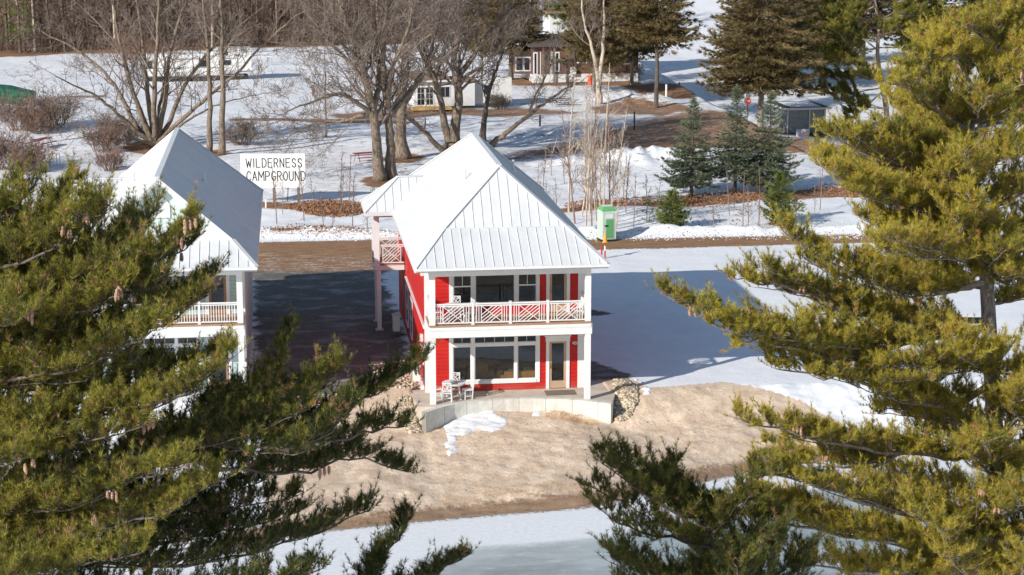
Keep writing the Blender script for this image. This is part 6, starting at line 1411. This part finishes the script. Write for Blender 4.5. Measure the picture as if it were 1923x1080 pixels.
# ------------------------------------------------------------------ posts, tables, bits
def post(px, py, h, r, mt, lab, group=None, name='post'):
    p = G(px, py); o = MB().cyl(0, 0, -.2, h, r, 8).build(name, M[mt]); o.location = (p.x, p.y, gh(p.x, p.y)); tag(o, lab, 'post', group); return o
post(1014, 242, 1.0, .09, 'black_steel', 'black capped pipe standing in the snow right of the ridge'); post(1191, 244, 1.7, .07, 'black_steel', 'dark post at the left end of the brown lot')
post(1399, 222, 2.2, .08, 'white', 'white post before the broad spruce trunk'); post(1251, 187, 1.3, .1, 'white', 'short white post right of the tall spruce trunk'); post(588, 181, 1.1, .12, 'weathered_red', 'lone rust-red post in the open snow left of the maples')
post(1276, 150, 1.5, .07, 'black_steel', 'dark post carrying a grey box on the snowy slope')
s = empty('stop_sign', G(1404, 190), 0, 'red octagonal stop sign half hidden by the broad spruce', 'sign'); s.location.z = gh(s.location.x, s.location.y)
MB().box(-.04, .04, 0, .06, -.2, 2.0).build('pole', M['black_steel'], s)
a8 = [(.38*math.cos(math.pi/8+k*math.pi/4), 2.1+.38*math.sin(math.pi/8+k*math.pi/4)) for k in range(8)]
b = MB(); b.add([(x, -.03, z) for x, z in a8]+[(x, 0, z) for x, z in a8], [tuple(range(8)), tuple(range(8, 16))[::-1]]+[(k, k+8, (k+1) % 8+8, (k+1) % 8) for k in range(8)]); b.build('plate', M['red_paint'], s)
bl = MB()
for i, st in enumerate([[(.8, .8), (.2, .95), (.2, .6), (.8, .4), (.8, .08), (.2, .1)], [(0, 1), (1, 1)], [(.5, 1), (.5, 0)], [(.1, .1), (.1, .9), (.9, .9), (.9, .1), (.1, .1)], [(0, 0), (0, 1), (.8, 1), (.8, .5), (0, .5)]]):
    xo = -.28+[0, .15, .15, .3, .46][i]
    for p0, p1 in zip(st, st[1:]): bl.bar((xo+p0[0]*.11, -.036, 2.0+p0[1]*.2), (xo+p1[0]*.11, -.036, 2.0+p1[1]*.2), .022, .008, (0, 1, 0))
bl.build('lettering', M['white'], s)
def picnic(px, py, rz, mt, lab):
    p = G(px, py); r = empty('picnic_table', (p.x, p.y, gh(p.x, p.y)), rz, lab, 'picnic table'); b = MB()
    for k in range(4): b.box(-1.1, 1.1, -.36+k*.185, -.2+k*.185, .70, .74)
    b.build('tabletop', M[mt], r)
    for s in (-1, 1): MB().box(-1.1, 1.1, s*.75-.13, s*.75+.13, .42, .46).build('bench', M[mt], r)
    for x in (-.8, .8):
        for s in (-1, 1): l = MB(); l.bar((x, s*.62, 0), (x, s*.22, .70), .06, .05); l.build('leg', M['grey_metal'], r)
    return r
picnic(78, 274, R(60), 'weathered_red', 'weathered red picnic table in the snow at the far left'); picnic(688, 305, R(20), 'weathered_red', 'faded red picnic table left of the low-limbed maple'); picnic(1052, 200, R(-10), 'weathered_wood', 'dark picnic table in the snow before the brown house')
p = G(212, 315); o = MB().box(-1.6, 1.6, -.3, .3, 0, .5).build('log_pile', M['weathered_wood']) if False else None
b = MB()
for k in range(3): b.bar((0, k*.12, .25-.05*k), (4.2, .6+k*.1, .2), .16, .08)
p = G(118, 186); o = b.build('timber_stack', M['weathered_wood']); o.location = (p.x, p.y, gh(p.x, p.y)); tag(o, 'weathered planks lying on the snow right of the green tarp', 'lumber')
p = G(110, 310); b = MB()
for x in (-.12, .12): b.tube([(x, 0, -.1), (x, 0, .9)], .03, 6)
b.tube([(-.12, 0, .9), (.12, 0, .9)], .03, 6); o = b.build('metal_stand', M['grey_metal']); o.location = (p.x, p.y, gh(p.x, p.y)); tag(o, 'small grey metal hoop standing in the snow at the left', 'stand')
# orange barrel near brown house
p = G(1108, 160); r = empty('fence_reel', (p.x, p.y, gh(p.x, p.y)), 0, 'bright orange-red barrel at the foot of the dark conifer trunk', 'barrel'); MB().cyl(0, 0, 0, 1.0, .28, 12, .24).build('drum', simple('barrel_red', (.75, .12, .05), .5, .1), r); MB().cyl(0, 0, 1.0, 1.06, .26, 12).build('lid', M['orange'], r)

# ------------------------------------------------------------------ river-rock heaps (nobody could count them), grasses, leaves
def rocks(name, pts, rmin, rmax):
    co = []; fc = []; tn = []
    ico = bpy.data.meshes.new('t'); import bmesh; bm = bmesh.new(); bmesh.ops.create_icosphere(bm, subdivisions=1, radius=1); bm.verts.ensure_lookup_table()
    V = np.array([v.co[:] for v in bm.verts]); F = np.array([[v.index for v in f.verts] for f in bm.faces]); bm.free(); bpy.data.meshes.remove(ico)
    for i, (x, y, z) in enumerate(pts):
        s = nrs.uniform(rmin, rmax); sc = nrs.uniform(.6, 1.3, 3)*s; sc[2] *= .75; a = nrs.uniform(0, 6.28); c, d = math.cos(a), math.sin(a)
        v = V*sc*(1+nrs.uniform(-.14, .14, (len(V), 1))); v = np.stack([v[:, 0]*c-v[:, 1]*d, v[:, 0]*d+v[:, 1]*c, v[:, 2]], 1)+np.array([x, y, z])
        fc.append(F+len(V)*i); co.append(v); tn.append(np.full(len(V), nrs.rand()))
    o = npmesh(name, np.concatenate(co), np.concatenate(fc), M['rock'], None, True, {'tone': ('FLOAT', np.concatenate(tn))}); tag(o, kind='stuff'); return o
def in_poly(x, y, poly): return sdf(np.array([x]), np.array([y]), poly)[0]
def heap(poly, n, hgt, base, rmin=.045, rmax=.11, edge=.6):
    xs_ = [p[0] for p in poly]; ys_ = [p[1] for p in poly]; out = []
    while len(out) < n:
        x = rng.uniform(min(xs_), max(xs_)); y = rng.uniform(min(ys_), max(ys_)); d = in_poly(x, y, poly)
        if d > 0: g = gh(x, y); out.append((x, y, (g if base is None else max(base, g))+hgt*min(1, d/edge)*rng.uniform(.75, 1)+.02))
    return out
hp = heap([(8.9, 3.1), (9.5, 3.1), (9.8, 2.0), (9.55, .3), (8.9, -.8), (8.35, -1.0), (8.3, -.6), (8.7, 1.4)], 1300, .10, None); rocks('rock_heap', hp, .05, .125)
hp = heap([(-1.3, 1.6), (-.8, 1.6), (-.66, 0), (-.4, -1.2), (-1.0, -1.2), (-1.4, .2)], 700, .06, None); rocks('rock_heap', hp, .045, .11)
hp = heap([(-2.4, 7.5), (-.3, 8), (-.3, 2.7), (-1.6, 3.2)], 700, .08, None); rocks('rock_heap', hp, .04, .09)
# snow lying on the rocks and below the retaining wall
def snow_blob(poly, lab, h=.12, base=None):
    b = MB(); xs_ = [p[0] for p in poly]; ys_ = [p[1] for p in poly]; st = .09; nx_ = int((max(xs_)-min(xs_))/st)+3; ny_ = int((max(ys_)-min(ys_))/st)+3
    X = min(xs_)-st+np.arange(nx_)*st; Y_ = min(ys_)-st+np.arange(ny_)*st; XX, YY = np.meshgrid(X, Y_); d = sdf(XX.ravel(), YY.ravel(), poly)+fbm(XX.ravel(), YY.ravel(), 2.2, 4)*.22
    z = gz(XX.ravel(), YY.ravel())
    if base: z = z+base
    z = z+np.where(d > 0, h*np.sqrt(np.clip(d/.35, 0, 1))*(1+fbm(XX.ravel(), YY.ravel(), 1.7, 3)*1.2)-.005, -.08)
    q = []
    dd = d.reshape(ny_, nx_)
    for j in range(ny_-1):
        for i in range(nx_-1):
            if max(dd[j, i], dd[j+1, i], dd[j, i+1], dd[j+1, i+1]) > 0: k_ = j*nx_+i; q.append((k_, k_+1, k_+nx_+1, k_+nx_))
    q = np.array(q); u, inv = np.unique(q, return_inverse=True)
    o = npmesh('snow_patch', np.stack([XX.ravel()[u], YY.ravel()[u], z[u]], 1), inv.reshape(q.shape), M['snow'], None, True); tag(o, kind='structure'); return o
def WP(pts, z=-1.0): return [(p.x, p.y) for p in (G(a, c, z) for a, c in pts)]
snow_blob(WP([(818, 793), (850, 778), (880, 768), (915, 766), (935, 778), (930, 795), (958, 808), (925, 824), (898, 818), (872, 826), (858, 824), (858, 845), (843, 858), (836, 838), (838, 820)]), 'x', .05)
snow_blob(WP([(905, 768), (960, 772), (958, 784), (935, 780)], -.9), 'x', .05); snow_blob(WP([(984, 776), (1005, 773), (1010, 780), (990, 783)], -.9), 'x', .05); snow_blob(WP([(1028, 782), (1040, 783), (1038, 788), (1026, 787)], -.9), 'x', .04); snow_blob(WP([(998, 792), (1012, 790), (1014, 797), (1002, 798)], -1), 'x', .04)
snow_blob([(9.95, 3.2), (10.4, 2.6), (10.3, .8), (10.0, .9), (10.1, 2.2)], 'x', .12)
# stubble, dry grass, scattered leaves
gb = MB()
def blades(cx, cy, rx, ry, n, h, sp=.4):
    for i in range(n):
        a = rng.uniform(0, 6.28); t = math.sqrt(rng.random()); x = cx+rx*t*math.cos(a); y = cy+ry*t*math.sin(a); z = gh(x, y); d = Vector((rng.uniform(-sp, sp), rng.uniform(-sp, sp), 1)).normalized()*h*rng.uniform(.5, 1.2); s = Vector((rng.uniform(-1, 1), rng.uniform(-1, 1), 0)).normalized()*.008
        p = Vector((x, y, z-.02)); gb.add([p-s, p+s, p+d], [(0, 1, 2)])
for (x, y, w_, hh, n) in ((1060, 790, 36, 8, 900), (1095, 797, 30, 6, 500), (1010, 778, 30, 4, 250), (960, 776, 20, 4, 150)):
    p = G(x, y, -.85); blades(p.x, p.y, w_/41, hh/11, n, .16, 1.6)
for (x, y, w_, hh, n) in ((868, 945, 40, 8, 250), (960, 935, 60, 8, 350), (1060, 925, 60, 8, 350), (720, 975, 60, 6, 350), (640, 985, 50, 6, 300), (850, 965, 200, 4, 600)):
    p = G(x, y, -1.55); blades(p.x, p.y, w_/46, .35, n, .13, .9)
tag(gb.build('dry_grass', M['straw']), kind='stuff')
gb = MB()
for (x, y, w_, hh, n) in ((620, 388, 75, 8, 500), (1300, 372, 180, 5, 900), (1500, 358, 120, 4, 600), (1110, 385, 60, 5, 300), (1360, 410, 120, 14, 260), (1560, 420, 40, 10, 120), (600, 436, 100, 5, 300), (1490, 300, 40, 4, 100)):
    p = G(x, y); blades(p.x, p.y, w_/26, hh/(2.2), n, .35, .7)
tag(gb.build('dead_weeds', M['red_twig']), kind='stuff')
lf = MB()
for (x, y, w_, hh, n) in ((630, 390, 60, 10, 2600), (1300, 372, 200, 5, 1600), (1120, 384, 60, 5, 700), (590, 384, 50, 6, 900), (1370, 405, 100, 16, 260), (1580, 356, 60, 6, 500), (600, 435, 100, 5, 400)):
    p = G(x, y)
    for i in range(n):
        a = rng.uniform(0, 6.28); t = math.sqrt(rng.random()); xx = p.x+w_/26*t*math.cos(a); yy = p.y+hh/2.4*t*math.sin(a); z = gh(xx, yy)+rng.uniform(.02, .10); q = Vector((xx, yy, z)); u_ = rv(1).normalized()*.085; v_ = u_.cross(rv(1)).normalized()*.055
        lf.add([q-u_, q+v_, q+u_, q-v_], [(0, 1, 2, 3)])
tag(lf.build('fallen_leaves', M['oak_leaf']), kind='stuff')
# crumbled snow and clods along the ploughed road edge
for nm, mt, n, lo, hi in (('snow_clods', 'snow', 1500, .02, .075), ('road_clods', 'dirt_clod', 900, .02, .06)):
    cl = []
    for i in range(n):
        px = rng.uniform(480, 1700); y0 = np.interp(px, [480, 700, 1130, 1700], [444, 447, 446, 442]); p = G(px, y0+rng.gauss(0, 3.5)); cl.append((p.x, p.y, gh(p.x, p.y)))
    o = rocks(nm, cl, lo, hi); o.data.materials.clear(); o.data.materials.append(M[mt] if mt in M else simple('dirt_clod', (.22, .13, .08), .95, .3))
# stones and clods on the sand
cl = []
for i in range(900):
    x = rng.uniform(-7, 16); ys_ = float(shore(x)); y = ys_+.4+(rng.random()**.8)*(-1.5-ys_); cl.append((x, y, gh(x, y)-.01))
o = rocks('sand_stones', cl, .012, .05); o.data.materials.clear(); o.data.materials.append(simple('sand_clod', (.34, .24, .16), .95, .4, 2))
# ------------------------------------------------------------------ light and render settings
AZ = R(53); EL = R(26.7)
w = bpy.data.worlds.new('World'); scene.world = w; w.use_nodes = True; nt = w.node_tree
sky = nt.nodes.new('ShaderNodeTexSky'); sky.sky_type = 'NISHITA'; sky.sun_disc = False; sky.sun_elevation = EL; sky.sun_rotation = math.pi+AZ; sky.air_density = 1.0; sky.dust_density = .3; sky.ozone_density = 1.2
bg = nt.nodes['Background']; nt.links.new(sky.outputs[0], bg.inputs[0]); bg.inputs[1].default_value = .09
sd = bpy.data.lights.new('sun', 'SUN'); sd.energy = 4.1; sd.angle = R(.5); sd.color = (1, .95, .88); so = bpy.data.objects.new('sun', sd); COL.objects.link(so)
trav = Vector((math.sin(AZ)*math.cos(EL), math.cos(AZ)*math.cos(EL), -math.sin(EL)))
so.rotation_euler = trav.to_track_quat('-Z', 'Y').to_euler(); so.location = (-40, -60, 60)
scene.view_settings.view_transform = 'Standard'; scene.view_settings.look = 'None'; scene.view_settings.exposure = .37; scene.view_settings.gamma = 1
scene.render.engine = 'CYCLES'
scene.cycles.max_bounces = 6; scene.cycles.transparent_max_bounces = 12; scene.cycles.caustics_reflective = False; scene.cycles.caustics_refractive = False
